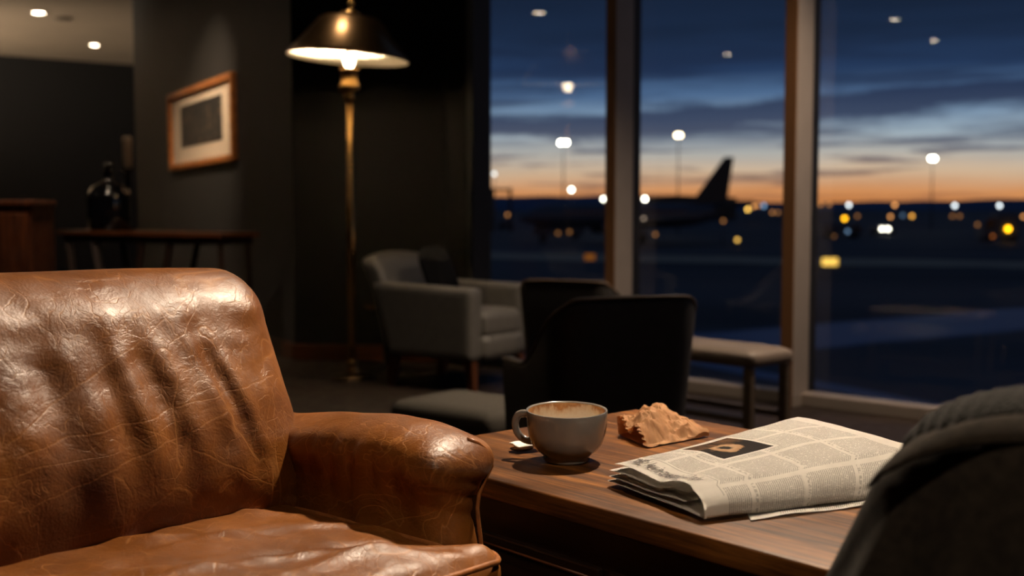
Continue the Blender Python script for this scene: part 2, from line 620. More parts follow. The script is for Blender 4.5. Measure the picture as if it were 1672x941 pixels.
# window wall: mullion + pane + sill per bay
gl_ang = atan2(gdir.y, gdir.x)
for k in range(0, 11):
    base = mul[k]
    # local frame: x along the wall, y outwards
    bmg = bm_new()
    SPk = SP + (0.12 if k == 2 else 0.0)
    add_box(bmg, (SPk / 2, GLASS_OFF, CEIL / 2), (SPk, 0.010, CEIL), bevel=0.0)
    if k < 10:
        w = obj('window_%d' % (k + 1), bmg, M_glass, smooth=False)
        w.location = base
        w.rotation_euler = (0, 0, gl_ang)
        struct(w)
        bm = bm_new(); add_box(bm, (SPk / 2, 0.14, 0.03), (SPk, 0.10, 0.06), bevel=0.005)
        add_box(bm, (SPk / 2, 0.14, CEIL - 0.04), (SPk, 0.10, 0.08), bevel=0.005)
        obj('rail', bm, M_mullion if k else M_gasket, w, smooth=False)
    else:
        bmg.free()
        w = None
    if k == 0:
        bm = bm_new(); add_box(bm, (0.0, 0.095, CEIL / 2), (0.05, 0.16, CEIL), bevel=0.004)
        o = obj('mullion', bm, M_gasket, w, smooth=False)
    else:
        bm = bm_new(); add_box(bm, (0, 0.07 * KW, CEIL / 2), (0.056 * KW, 0.14 * KW, CEIL), bevel=0.004)
        mname = 'mullion'
        if w:
            o = obj(mname, bm, M_mullion, w, smooth=False)
            bm = bm_new(); add_box(bm, (0, -0.004, CEIL / 2), (0.057 * KW, 0.008, CEIL), bevel=0.002)
            obj('warm_light_strip', bm, M_warmlight, w, smooth=False)  # thin strip added to carry the painted warm light
            bm = bm_new(); add_box(bm, (0, 0.172 * KW, CEIL / 2), (0.05 * KW, 0.066 * KW, CEIL), bevel=0.003)
            obj('gasket', bm, M_gasket, w, smooth=False)
        else:
            o = struct(obj('trim_1', bm, M_mullion, smooth=False))
            o.location = base
            o.rotation_euler = (0, 0, gl_ang)

# ------------------------------------------------------------------ leather armchair
fw = Vector((0.75, -0.661, 0)).normalized()
B = Vector((-0.36, 1.818, 0))
yaw = atan2(fw.y, fw.x)           # local x = forward, local y = towards the far arm
chair = thing('leather_armchair', 'large cracked brown leather club armchair beside the wooden table', 'armchair', B, yaw)
SEAT = 0.493
IW = 0.80                          # inner width
nz = noise.noise


def wr(p, sc, amp):
    return nz(Vector(p) * sc) * amp


def back_fn(p, q):
    # q.x: thickness (+1 front), q.y: width (+1 far arm side), q.z: height
    z = p.z
    t = (z - 0.30) / 0.56
    front = smooth01(q.x, -0.2, 1.0)
    ed = (1 - q.y ** 4) * max(0.0, 1 - abs(q.z) ** 3)
    p.x += 0.022 * ed * front + 0.066 * g(z, 0.595, 0.16) * front * (1 - q.y ** 6)
    # upper roll leans out over the frame
    # vertical slack folds, strongest around mid height
    a = p.y - (IW / 2 + 0.02)
    yy = p.y
    for c0, wd, am, slope in ((-0.118, 0.013, 0.0070, 0.16), (-0.225, 0.019, 0.0080, 0.12), (-0.29, 0.016, 0.0045, 0.04), (-0.37, 0.024, 0.0065, 0.05), (-0.47, 0.022, 0.003, 0.0)):
        cc = c0 + slope * (z - 0.68) * -1.0
        k = (yy - cc) / wd
        f = -exp(-k * k) + 0.55 * exp(-((k - 1.7) ** 2)) + 0.45 * exp(-((k + 1.7) ** 2))
        p.x += am * f * front * smooth01(z, 0.52, 0.68) * (1 - smooth01(z, 0.70, 0.80))
    p.x += front * (wr(p, 9, 0.006) + wr(p, 22, 0.0025) + abs(nz(Vector((yy * 16, z * 26, 3)))) * 0.004 * g(z, 0.74, 0.1))
    p.z += (wr((p.y, 2, 0), 5, 0.006) + 0.012 * (1 - (q.y * 0.9) ** 2)) * smooth01(z, 0.7, 0.85)
    # lean
    p.x -= 0.2 * (z - SEAT) + 0.0
    # back narrows a little at the top
    p.y += (0.024 - 0.034 * smooth01(z, 0.58, 0.85)) * q.y
    return p


bm = bm_new()
add_rbox(bm, (-0.075, -IW / 2 + 0.028, 0.580), (0.15, IW + 0.052, 0.53), (0.072, 0.062, 0.062), (12, 110, 84), back_fn)
backrest = obj('backrest', bm, M_leather, chair)


def edge_path_back():
    pts = []
    x0 = -0.125
    for z in [0.40 + 0.025 * i for i in range(14)]:
        pts.append((x0 + 0.05 - 0.2 * (z - SEAT) + 0.015, 0.052 + 0.026 - 0.036 * smooth01(z, 0.58, 0.85), z))
    return pts


bm = bm_new()
pp = edge_path_back()
top = pp[-1]
arc = []
for i in range(1, 8):
    a = i / 7 * pi / 2
    arc.append((top[0] - 0.018 * sin(a), top[1] - 0.062 + 0.062 * cos(a), top[2] + 0.105 * sin(a)))
add_tube(bm, pp + arc, 0.0042, 8)
obj('piping', bm, M_piping, backrest)


# arms --------------------------------------------------------------
AE = 0.345


def make_arm(sign):
    """sign +1 : far arm, outside towards +y"""
    def fn(p, q):
        z = p.z
        up = smooth01(z, 0.50, 0.63)
        fx = p.x
        # the roll on top is thicker than the panel below
        p.y += q.y * (0.020 * g(z, 0.61, 0.05) - 0.012 * g(z, 0.50, 0.06))
        fr = smooth01(q.x, 0.7, 1.0)
        p.x += fr * (0.014 * g(z, 0.60, 0.05) - 0.008 * g(z, 0.535, 0.035) + 0.004 * g(z, 0.47, 0.05))
        # crest bulges in the middle and drops at the front
        tt = (fx + 0.10) / (AE + 0.10)
        p.z += up * (0.008 * sin(pi * max(0, min(1, tt * 0.9 + 0.05))) - 0.010 * smooth01(tt, 0.78, 1.0) - 0.022 * (1 - smooth01(tt, 0.05, 0.7)))
        inner = smooth01(-q.y * sign, 0.0, 1.0)
        p.y += -sign * inner * 0.016 * (1 - q.z ** 2) * (1 - abs(q.x) ** 3)
        # creases of the roll, and gathers on the front
        for c0 in (0.00, 0.045, 0.10, 0.145, 0.19, 0.235, 0.28):
            k = (fx - c0 - 0.35 * (z - 0.6)) / 0.010
            p.y += sign * inner * 0.0038 * exp(-k * k) * g(z, 0.575, 0.05)
        for zc in (0.548, 0.572, 0.52):
            k = (z - zc + 0.3 * (p.y - 0.06) * sign) / 0.006
            p.x -= fr * 0.005 * exp(-k * k) * (0.4 + 0.6 * smooth01(q.y * sign, -0.9, 0.4))
        nn = wr(p, 12, 0.004) + wr(p, 30, 0.0018)
        p.y += nn * -sign
        p.z += wr(p + Vector((5, 0, 0)), 10, 0.004) * up
        return p
    bm = bm_new()
    cy = 0.0575 if sign > 0 else -IW - 0.0575
    add_rbox(bm, ((AE - 0.16) / 2, cy, 0.37), (AE + 0.16, 0.115, 0.53), (0.045, 0.0565, 0.055), (84, 24, 84), fn)
    o = obj('arm', bm, M_leather, chair)
    yo = cy + sign * 0.050
    bm = bm_new()
    pts = []
    for z in [0.12 + 0.02 * i for i in range(24)]:
        dx = 0.014 * g(z, 0.60, 0.05) - 0.008 * g(z, 0.535, 0.035) + 0.004 * g(z, 0.47, 0.05)
        dy = 0.020 * g(z, 0.61, 0.05) - 0.012 * g(z, 0.50, 0.06)
        pts.append((AE - 0.012 + dx * 0.9, yo + sign * (dy * 0.75 - 0.004), z))
    lx, ly, lz = pts[-1]
    for i in range(1, 5):
        a = i / 8 * pi * 0.75
        pts.append((lx - 0.022 * (1 - cos(a)), ly - sign * 0.058 * (1 - cos(a)), lz + 0.048 * sin(min(a, pi / 2)) - 0.004 * i / 8))
    add_tube(bm, pts, 0.0030, 8)
    obj('piping', bm, M_piping, o)
    return o


arm_far = make_arm(1)
arm_near = make_arm(-1)


# seat cushion (front lobes wrap in front of the arms) -----------------
SF = 0.43


def seat_fn(p, q):
    # T shape: behind the arm front the sides are drawn in
    lobe = smooth01(p.x, AE + 0.012, AE + 0.05)
    half = IW / 2 + 0.004 + 0.05 * lobe
    cy = -IW / 2
    p.y = cy + (p.y - cy) / (IW / 2 + 0.054) * half
    top = smooth01(q.z, -0.2, 1.0)
    dome = (1 - q.x ** 4) * (1 - q.y ** 6)
    p.z += top * 0.022 * dome
    p.x += 0.020 * smooth01(q.x, 0.6, 1) * (1 - q.y ** 4) * (1 - q.z ** 2)
    p.z += top * (wr(p, 7, 0.005) + wr(p, 19, 0.003) + 0.004 * (0.25 - abs(nz(Vector((p.x * 9 + p.y * 4, p.y * 14, 2))))))
    # creases radiating from the front
    for x0, y0, dx, dy, ln, am in ((0.22, -0.10, 0.5, 0.86, 0.16, 0.010), (0.30, -0.22, 0.35, 0.93, 0.2, 0.009), (0.12, -0.26, 0.7, 0.7, 0.16, 0.007), (0.35, -0.10, 0.2, 0.98, 0.12, 0.007), (0.2, -0.4, 0.6, 0.8, 0.2, 0.008), (0.06, -0.12, 0.8, 0.6, 0.14, 0.006)):
        ax, ay = p.x - x0, p.y - y0
        al = ax * dx + ay * dy
        ac = -ax * dy + ay * dx + 0.15 * al * al / ln
        p.z += top * am * 0.75 * g(al, 0, ln) * (exp(-(ac / 0.012) ** 2) - 0.6 * exp(-((ac - 0.02) / 0.014) ** 2))
    return p


bm = bm_new()
add_rbox(bm, (SF / 2 - 0.03, -IW / 2, SEAT - 0.075), (SF + 0.06, IW + 0.108, 0.15), (0.032, 0.032, 0.032), (80, 120, 14), seat_fn)
seat = obj('seat_cushion', bm, M_leather, chair)
bm = bm_new()
zt = SEAT - 0.010
ptsr = [(x, 0.000, zt + 0.006) for x in (0.02, 0.1, 0.2, 0.29, AE - 0.01)] + [(AE + 0.018, 0.012, zt), (AE + 0.03, 0.036, zt - 0.002), (AE + 0.05, 0.046, zt - 0.003), (SF - 0.02, 0.044, zt - 0.004), (SF + 0.000, 0.028, zt - 0.004), (SF + 0.007, 0.0, zt - 0.002), (SF + 0.014, -0.12, zt + 0.002), (SF + 0.018, -0.3, zt + 0.004), (SF + 0.018, -0.5, zt + 0.004), (SF + 0.012, -0.7, zt + 0.002), (SF + 0.0, -0.82, zt - 0.004)]
add_tube(bm, catmull(ptsr, 6), 0.0045, 8)
obj('piping', bm, M_piping, seat)
bm = bm_new()
add_rbox(bm, (0.15, -IW / 2, 0.235), (0.50, IW + 0.16, 0.23), 0.03, (10, 16, 8))
obj('base_frame', bm, M_leather, chair)
for x in (-0.10, 0.36):
    for y in (-IW - 0.06, 0.06):
        bm = bm_new(); add_lathe(bm, [(0.016, 0), (0.02, 0.01), (0.027, 0.12)], 16, (x, y, 0)); obj('leg', bm, M_darkleg, chair)

# ------------------------------------------------------------------ wooden table
TZ = 0.55
u = Vector((0.654, -0.756, 0)).normalized()
P = at_z(1038, 668, TZ)
tab = thing('side_table', 'dark walnut chest table holding the cup and newspaper', 'table', (P.x, P.y, 0), atan2(u.y, u.x))
TW, TL = 0.600, 0.98
bm = bm_new(); add_box(bm, (TL / 2, -TW / 2, TZ - 0.016), (TL, TW, 0.032), bevel=0.004, seg=3)
obj('table_top', bm, M_table, tab, sharp=40)
bm = bm_new(); add_box(bm, (TL / 2, -TW / 2, 0.279), (TL - 0.05, TW - 0.05, 0.478), bevel=0.003)
carc = obj('carcass', bm, M_carcass, tab, smooth=False)
for i in range(2):
    bm = bm_new()
    x0 = 0.05 + i * 0.45
    add_box(bm, (x0 + 0.215, -TW + 0.0215, 0.265), (0.43, 0.012, 0.39), bevel=0.003)
    d = obj('door', bm, M_carcass, tab, smooth=False)
    bm = bm_new()
    for a, b_ in (((x0 + 0.015, 0.445), (x0 + 0.415, 0.445)), ((x0 + 0.015, 0.085), (x0 + 0.415, 0.085)), ((x0 + 0.015, 0.085), (x0 + 0.015, 0.445)), ((x0 + 0.415, 0.085), (x0 + 0.415, 0.445))):
        add_tube(bm, [(a[0], -TW + 0.0150, a[1]), (b_[0], -TW + 0.0150, b_[1])], 0.0022, 6)
    obj('bead', bm, M_base, d)
bm = bm_new(); add_box(bm, (TL / 2, -TW / 2, 0.02), (TL - 0.09, TW - 0.09, 0.04)); obj('plinth', bm, M_carcass, tab, smooth=False)


def cup_mat():
    m, nt, bs, tc = new_mat('coffee_stained_glaze')
    v = tc.outputs['Object']
    sep = nt.add('ShaderNodeSeparateXYZ'); nt.l.new(v, sep.inputs[0])
    z = sep.outputs[2]
    nn = nt.noise(nt.mapping(v, (1, 1, 0.6)), 34, 5, 0.65)
    # foam line: brown band under the rim, ragged
    band = nt.math('ADD', z, nt.math('MULTIPLY', nt.math('SUBTRACT', nn, 0.5), 0.05))
    st = nt.ramp(nt.math('MULTIPLY', band, 10.0), [(0.60, lin(226, 212, 192)), (0.67, lin(214, 190, 160)), (0.74, lin(160, 106, 58)), (0.82, lin(186, 142, 92))])
    nt.l.new(st, bs.inputs['Base Color'])
    bs.inputs['Roughness'].default_value = 0.4
    return m


cpos = at_z(925, 753, TZ)
cup = thing('coffee_cup', 'grey stoneware coffee cup with brown foam residue on the wooden table', 'cup', cpos + Vector((0, 0, 0.0016)), radians(0))
cup.rotation_euler = (radians(2.6), 0, 0)
CR, CH = 0.0632, 0.0805
outer = [(0.0, 0.0), (0.034, 0.0), (0.0365, 0.003), (0.036, 0.008), (0.0385, 0.0105), (0.048, 0.018), (0.0555, 0.028), (0.0602, 0.042), (0.0622, 0.056), (0.0632, 0.070), (0.0636, CH - 0.002), (0.0630, CH)]
bm = bm_new()
rings = [[(r * cos(2 * pi * k / 72), r * sin(2 * pi * k / 72), z) for k in range(72)] for r, z in outer[1:]]
add_loft(bm, rings, cap=False)
bmesh.ops.holes_fill(bm, edges=[e for e in bm.edges if e.is_boundary and all(v.co.z < 0.001 for v in e.verts)])
rings = [[(r * cos(2 * pi * k / 72), r * sin(2 * pi * k / 72), z) for k in range(72)] for r, z in [(0.0630, CH), (0.0612, CH + 0.0003), (0.0602, CH - 0.002)]]
add_loft(bm, rings, cap=False)
obj('cup_body', bm, M_cup, cup)
bm = bm_new()
inner = [(0.0602, CH - 0.002), (0.0594, 0.068), (0.0578, 0.054), (0.0545, 0.040), (0.047, 0.026), (0.035, 0.016), (0.018, 0.0125), (0.001, 0.012)]
rings = [[(r * cos(2 * pi * k / 72), r * sin(2 * pi * k / 72), z) for k in range(72)] for r, z in inner]
add_loft(bm, rings, cap=False)
lining = obj('cup_interior', bm, cup_mat(), cup)
lining['label'] = 'pale cup inside stained with brown coffee foam'
bm = bm_new()
ha = radians(158)
hd = Vector((cos(ha), sin(ha), 0))
hp = [hd * 0.061 + Vector((0, 0, 0.066)), hd * 0.070 + Vector((0, 0, 0.0685)), hd * 0.081 + Vector((0, 0, 0.065)), hd * 0.0865 + Vector((0, 0, 0.052)), hd * 0.083 + Vector((0, 0, 0.037)), hd * 0.072 + Vector((0, 0, 0.027)), hd * 0.058 + Vector((0, 0, 0.0245))]
add_tube(bm, catmull(hp, 6), [(0.0042, 0.0062)] * 37, 12)
obj('handle', bm, M_cup, cup)

# teaspoon and sugar packet
sp = at_z(852, 738, TZ)
spoon = thing('teaspoon', 'small steel teaspoon on the table behind the cup handle', 'spoon', (sp.x, sp.y, TZ), radians(20))
bm = bm_new()
n1, n2 = 14, 10
rings = []
for i in range(n1 + 1):
    t = i / n1
    x = -0.020 + 0.040 * t
    w_ = 0.0125 * sqrt(max(0.0, 1 - (2 * t - 1) ** 2)) + 0.0006
    rings.append([(x, w_ * cos(pi * k / n2), 0.0068 - 0.0060 * sin(pi * k / n2) * (w_ / 0.0131)) for k in range(n2 + 1)])
add_loft(bm, rings, cap=False, closed=False)
bmesh.ops.solidify(bm, geom=list(bm.faces), thickness=0.0008)
obj('bowl', bm, M_steel, spoon)
bm = bm_new()
add_tube(bm, catmull([(0.019, 0, 0.0066), (0.03, 0, 0.011), (0.06, 0, 0.009), (0.095, 0, 0.003), (0.11, 0, 0.003)], 5), [(0.0022, 0.0010)] * 12 + [(0.004, 0.0010)] * 9, 8)
obj('handle', bm, M_steel, spoon)
sg = at_z(861, 731, TZ + 0.008)
bm = bm_new()


def crum(p, q):
    p.z += 0.003 * nz(p * 60) + 0.004 * abs(q.x) * (0.5 + 0.5 * nz(p * 25))
    return p


add_rbox(bm, (0, 0, 0), (0.05, 0.032, 0.003), 0.0012, (16, 12, 2), crum)
o = obj('sugar_packet', bm, M_white)
o.location = (sg.x, sg.y + 0.012, TZ + 0.0125)
o.rotation_euler = (radians(4), radians(-6), radians(28))
tag(o, 'small torn white paper packet on the teaspoon left of the cup', 'packet')

# ------------------------------------------------------------------ kraft paper bag
bA = at_z(1010, 675, 0.590)
bB = at_z(1076, 664, 0.588)
bC = at_z(1158, 707, 0.558)
bD = at_z(1053, 729, 0.554)
bm = bm_new()
NX, NY = 84, 56
random.seed(3)
creases = []
for i in range(44):
    a = random.uniform(0, pi)
    creases.append((random.uniform(0, 1), random.uniform(0, 1), cos(a), sin(a), random.uniform(0.004, 0.018), random.uniform(0.3, 1.0)))


def crumple(a, b_):
    h = 0.0
    for cx, cy, dx, dy, am, fa in creases:
        d = (a - cx) * dx + (b_ - cy) * dy
        al = -(a - cx) * dy + (b_ - cy) * dx
        h += am * max(0.0, 0.16 - abs(d)) * 5 * exp(-(al / (0.5 * fa)) ** 2) * (1 if fa > 0.6 else -1)
    return h


def bag_pt(a, b_, top):
    # a: 0 at the open mouth edge (D-A), 1 at the far edge (C-B); b: 0 near (D-C), 1 away (A-B)
    p = (bD * (1 - a) + bC * a) * (1 - b_) + (bA * (1 - a) + bB * a) * b_
    p = p.copy()
    env = (1 - (2 * b_ - 1) ** 4)
    if top:
        lift = 0.010 + 0.012 * g(a, 0.30, 0.16) * g(b_, 0.42, 0.2) + 0.010 * g(a, 0.45, 0.12) * g(b_, 0.75, 0.2)
        p.z = TZ + 0.004 + env * lift * (1 - 0.55 * smooth01(a, 0.5, 1)) + (p.z - TZ) * 0.9
        p.z += (crumple(a, b_) - 0.012) * 0.55 * (0.35 + 0.65 * (1 - smooth01(a, 0.55, 0.95))) + 0.003 * nz(Vector((a * 14, b_ * 11, 0)))
        v3 = Vector((a * 0.2, b_ * 0.11, 0.0))
        fd = 1 - smooth01(a, 0.6, 1.0) * 0.6
        p.z += fd * (0.010 * (0.28 - abs(nz(v3 * 22))) + 0.005 * (0.28 - abs(nz(v3 * 58 + Vector((4, 1, 0))))) + 0.004 * (0.28 - abs(nz(v3 * 110))))
        p.z = max(p.z, TZ + 0.004 + 0.002 * nz(Vector((a * 9, b_ * 9, 5))))
        if a < 0.008:
            p.x += 0.003 * ((int(round(b_ * NY)) // 2 % 2) * 2 - 1)
    else:
        p.z = TZ + 0.0018 + 0.001 * (1 + nz(Vector((a * 8, b_ * 8, 9))))
        p.x += 0.012 * (1 - a) * (1 - b_) * 0.5
    p.x += 0.004 * nz(Vector((a * 7, b_ * 7, 2 + top)))
    p.y += 0.005 * nz(Vector((a * 7, b_ * 7, 12 + top)))
    return p


for top in (1, 0):
    grid = [[bm.verts.new(bag_pt(i / NX, j / NY, top)) for j in range(NY + 1)] for i in range(NX + 1)]
    if top:
        gt = grid
    else:
        gb = grid
    for i in range(NX):
        for j in range(NY):
            f = [grid[i][j], grid[i + 1][j], grid[i + 1][j + 1], grid[i][j + 1]]
            bm.faces.new(f if top else f[::-1])
for i in range(NX):
    bm.faces.new((gt[i][0], gb[i][0], gb[i + 1][0], gt[i + 1][0]))
    bm.faces.new((gt[i][NY], gt[i + 1][NY], gb[i + 1][NY], gb[i][NY]))
for j in range(NY):
    bm.faces.new((gt[NX][j], gb[NX][j], gb[NX][j + 1], gt[NX][j + 1]))
bmesh.ops.solidify(bm, geom=list(bm.faces), thickness=0.0006)
o = obj('paper_bag', bm, M_kraft, smooth=True, sharp=22)
tag(o, 'crumpled brown kraft paper bag on the table between cup and newspaper', 'bag')


# ------------------------------------------------------------------ newspaper
def news_mat(photo=True):
    m, nt, bs, tc = new_mat('printed_newsprint' if photo else 'printed_newsprint_inside')
    sep = nt.add('ShaderNodeSeparateXYZ')
    nt.l.new(tc.outputs['UV'], sep.inputs[0])
    # UV in decimetres: U along the print lines, V up the page
    U, V = sep.outputs[0], sep.outputs[1]

    def mask(x, a, b_):
        return nt.math('MULTIPLY', nt.math('GREATER_THAN', x, a), nt.math('LESS_THAN', x, b_))
    # lines of type
    fr = nt.math('FRACT', nt.math('MULTIPLY', V, 27.0))
    line = nt.math('LESS_THAN', fr, 0.52)
    vid = nt.math('FLOOR', nt.math('MULTIPLY', V, 27.0))
    cmb = nt.add('ShaderNodeCombineXYZ')
    nt.l.new(nt.math('MULTIPLY', U, 60.0), cmb.inputs[0])
    nt.l.new(nt.math('MULTIPLY', vid, 7.31), cmb.inputs[1])
    word = nt.math('GREATER_THAN', nt.noise(cmb.outputs[0], 1.0, 2), 0.40)
    # columns along U, blocks along V
    cu = nt.math('FRACT', nt.math('MULTIPLY', nt.math('ADD', U, 0.02), 1.55))
    colm = mask(cu, 0.06, 0.95)
    cv = nt.math('FRACT', nt.math('ADD', nt.math('MULTIPLY', V, 0.98), nt.math('MULTIPLY', nt.math('FLOOR', nt.math('MULTIPLY', nt.math('ADD', U, 0.02), 1.55)), 0.0)))
    blk = mask(cv, 0.07, 0.93)
    ink = nt.math('MULTIPLY', nt.math('MULTIPLY', line, word), nt.math('MULTIPLY', colm, blk))
    body = mask(V, 0.52, 3.95)
    ink = nt.math('MULTIPLY', ink, body)
    # heavier subheads
    sh = nt.math('MULTIPLY', mask(cv, 0.0, 0.055), nt.math('GREATER_THAN', nt.noise(nt.mapping(cmb.outputs[0], (0.5, 1, 1)), 1.0, 1), 0.5))
    sh = nt.math('MULTIPLY', nt.math('MULTIPLY', sh, colm), body)
    rule = nt.math('MULTIPLY', mask(V, 0.46, 0.475), mask(U, 0.1, 2.1))
    ink = nt.math('MAXIMUM', ink, nt.math('MAXIMUM', nt.math('MULTIPLY', sh, 0.8), rule))
    paper = nt.ramp(nt.noise(tc.outputs['UV'], 3, 4), [(0.3, lin(220, 215, 207)), (0.7, lin(232, 228, 220))])
    col = nt.mix(nt.math('MULTIPLY', ink, 0.5), paper, lin(52, 46, 42))
    if photo:
        pm = nt.math('MULTIPLY', mask(U, 0.12, 1.06), mask(V, 1.28, 2.30))
        # a dim news photograph: dusky sky, pale rounded shapes
        sky = nt.ramp(nt.noise(nt.mapping(tc.outputs['UV'], (1.2, 3, 1)), 2.2, 4), [(0.35, lin(40, 34, 32)), (0.65, lin(120, 86, 58))])
        dx = nt.math('SUBTRACT', U, 0.62)
        dy = nt.math('SUBTRACT', V, 1.74)
        rr = nt.math('SQRT', nt.math('ADD', nt.math('MULTIPLY', dx, dx), nt.math('MULTIPLY', nt.math('MULTIPLY', dy, dy), 0.65)))
        rr = nt.math('ADD', rr, nt.math('MULTIPLY', nt.math('SUBTRACT', nt.noise(tc.outputs['UV'], 5, 3), 0.5), 0.30))
        pic = nt.ramp(rr, [(0.06, lin(48, 40, 36)), (0.12, lin(196, 164, 132)), (0.21, lin(180, 140, 104)), (0.25, lin(42, 36, 34))])
        pic = nt.mix(nt.math('MULTIPLY', nt.math('GREATER_THAN', rr, 0.24), nt.math('LESS_THAN', U, 0.5)), pic, sky)
        col = nt.mix(pm, col, pic)
        gut = nt.math('MULTIPLY', mask(U, 0.07, 1.11), mask(V, 1.22, 2.36))
        gut = nt.math('SUBTRACT', gut, pm, None, True)
        col = nt.mix(gut, col, paper)
    nt.l.new(col, bs.inputs['Base Color'])
    bs.inputs['Roughness'].default_value = 0.85
    bs.inputs['Specular IOR Level'].default_value = 0.2
    return m


M_news = news_mat(True)
M_newsin = news_mat(False)
nL = at_z(1003, 762, 0.580)
nT = at_z(1303, 681, 0.596)
nN = at_z(1128, 797, 0.588)
nR = at_z(1487, 727, 0.606)
nN2 = at_z(1150, 848, 0.556)
nR2 = at_z(1490, 806, 0.556)
paper_root = thing('newspaper', 'folded newspaper with an italic headline and dark photo on the wooden table', 'newspaper', (nN2.x, nN2.y, TZ), 0)
PO = Vector((nN2.x, nN2.y, TZ))


def sheet(p, q, off=0.0):
    """p 0..1 from the headline edge to the far end; q 0..1 top page, 1..2 front roll, 2..3 underside"""
    if q <= 1:
        a = nL.lerp(nT, p)
        b_ = nN.lerp(nR, p)
        # slightly longer page in the middle (puffed)
        pt = a.lerp(b_, q)
        pt.z += 0.010 * sin(pi * q) * (0.4 + 0.6 * sin(pi * min(1, p * 1.1)))
        pt.z += (0.004 * sin(7 * q + 1.2) - 0.007 * g(q, 0.62, 0.18)) * (1 - smooth01(p, 0, 0.35))
        pt.z += 0.0035 * sin(9 * p + 2 * q) * sin(pi * q)
        pt.z += 0.0015 * nz(Vector((p * 6, q * 5, 1)))
    elif q <= 2:
        a = nN.lerp(nR, p)
        b_ = nN2.lerp(nR2, p)
        t = q - 1
        pt = a.lerp(b_, t)
        nf = Vector((b_.x - a.x, b_.y - a.y, 0))
        side = Vector(((nR - nN).y, -(nR - nN).x, 0)).normalized()
        pt += side * (0.010 * sin(pi * t)) + Vector((0, 0, 0.004 * sin(pi * t)))
        pt.z += 0.001 * sin(14 * p)
    else:
        b_ = nN2.lerp(nR2, p)
        a = nL.lerp(nT, p)
        pt = b_.lerp(a, (q - 2) * 0.93)
        pt.z = TZ + 0.0065 + 0.003 * sin(pi * (q - 2))
    return pt


LU = (nL - nN).length * 10
LV = ((nL - nT).length + (nN - nR).length) / 2 * 10
LR = (nN - nN2).length * 10


def build_sheet(name, fn, ps, qs, mat, parent, uvfn, th=0.0007):
    bm = bm_new()
    uvl = bm.loops.layers.uv.new('UVMap')
    gv = [[bm.verts.new(fn(p, q) - PO) for q in qs] for p in ps]
    for i in range(len(ps) - 1):
        for j in range(len(qs) - 1):
            f = bm.faces.new((gv[i][j], gv[i][j + 1], gv[i + 1][j + 1], gv[i + 1][j]))
            for lp, (a, b_) in zip(f.loops, ((i, j), (i, j + 1), (i + 1, j + 1), (i + 1, j))):
                lp[uvl].uv = uvfn(ps[a], qs[b_])
    bmesh.ops.solidify(bm, geom=list(bm.faces), thickness=th)
    return obj(name, bm, mat, parent)


def uv_main(p, q):
    UU = LU * 1.0
    if q <= 1:
        return (q * UU, p * LV)
    if q <= 2:
        return (UU + (q - 1) * 0.62, p * LV + 0.06)
    return (UU + 0.62 + (q - 2) * UU, p * LV)


ps = [i / 60 for i in range(61)]
qs = [i / 24 for i in range(25)] + [1 + i / 10 for i in range(1, 11)] + [2 + i / 10 for i in range(1, 11)]
front = build_sheet('front_page', sheet, ps, qs, M_news, paper_root, uv_main)


def inner_sheet(lo, hi, sh, cut):
    def fn(p, q):
        a = sheet(p, q)
        t = (q - 0.0)
        bz = TZ + 0.008 + lo
        k = hi
        pt = a.copy()
        pt.z = bz + (a.z - TZ - 0.008) * k
        d = (nL - nT).normalized()
        pt += d * (sh - 0.02 * k * smooth01(q, 0.4, 1.0))
        pt += (nL - nN).normalized() * 0.010
        return pt
    return fn


for i, (lo, hi, sh) in enumerate(((0.003, 0.50, 0.003), (0.0015, 0.22, 0.004), (0.0, 0.04, 0.006))):
    build_sheet('inner_page', inner_sheet(lo, hi, sh, 0), [i_ / 24 for i_ in range(25)], [i_ / 16 * 0.97 for i_ in range(17)], M_newsin, paper_root, lambda p, q: (q * LU, p * LV + 0.1), 0.0006)

# lower section that sticks out in front
lw = [at_z(1226, 848, 0.5535), at_z(1500, 814, 0.5535), at_z(1500, 770, 0.5535), at_z(1200, 800, 0.5535)]


def low_fn(p, q):
    a = lw[0].lerp(lw[1], p)
    b_ = lw[3].lerp(lw[2], p)
    pt = a.lerp(b_, q)
    pt.z = TZ + 0.0022 + 0.0032 * (0.5 + 0.5 * sin(9 * p + 0.4)) * (1 - q) * smooth01(p, 0.02, 0.3)
    return pt


build_sheet('lower_page', low_fn, [i / 30 for i in range(31)], [i / 8 for i in range(9)], M_newsin, paper_root, lambda p, q: (q * 0.5, p * 3), 0.0016)

# headline: italic letters printed along the edge
tcu = bpy.data.curves.new('headline_text', 'FONT')
tcu.body = 'TREEL | Aow in cavertriva l Conky'
tcu.shear = 0.3
tcu.offset = 0.012
tcu.resolution_u = 3
tob = bpy.data.objects.new('headline_text', tcu)
COL.objects.link(tob)
bpy.context.view_layer.update()
dg = bpy.context.evaluated_depsgraph_get()
me = bpy.data.meshes.new_from_object(tob.evaluated_get(dg))
bpy.data.objects.remove(tob)
xs = [v.co.x for v in me.vertices]
x0, x1 = min(xs), max(xs)
bm = bm_new()
bm.from_mesh(me)
bmesh.ops.subdivide_edges(bm, edges=[e for e in bm.edges if e.calc_length() > 0.3], cuts=2)
for v in bm.verts:
    q = 0.10 + (v.co.x - x0) / (x1 - x0) * 0.86
    p = (0.13 + v.co.y * 0.33) / LV
    pt = sheet(p, q)
    v.co = pt - PO + Vector((0, 0, 0.0018))
hl = obj('headline', bm, simple('printing_ink', lin(70, 62, 58), 0.8), front, smooth=False)
bpy.data.meshes.remove(me)

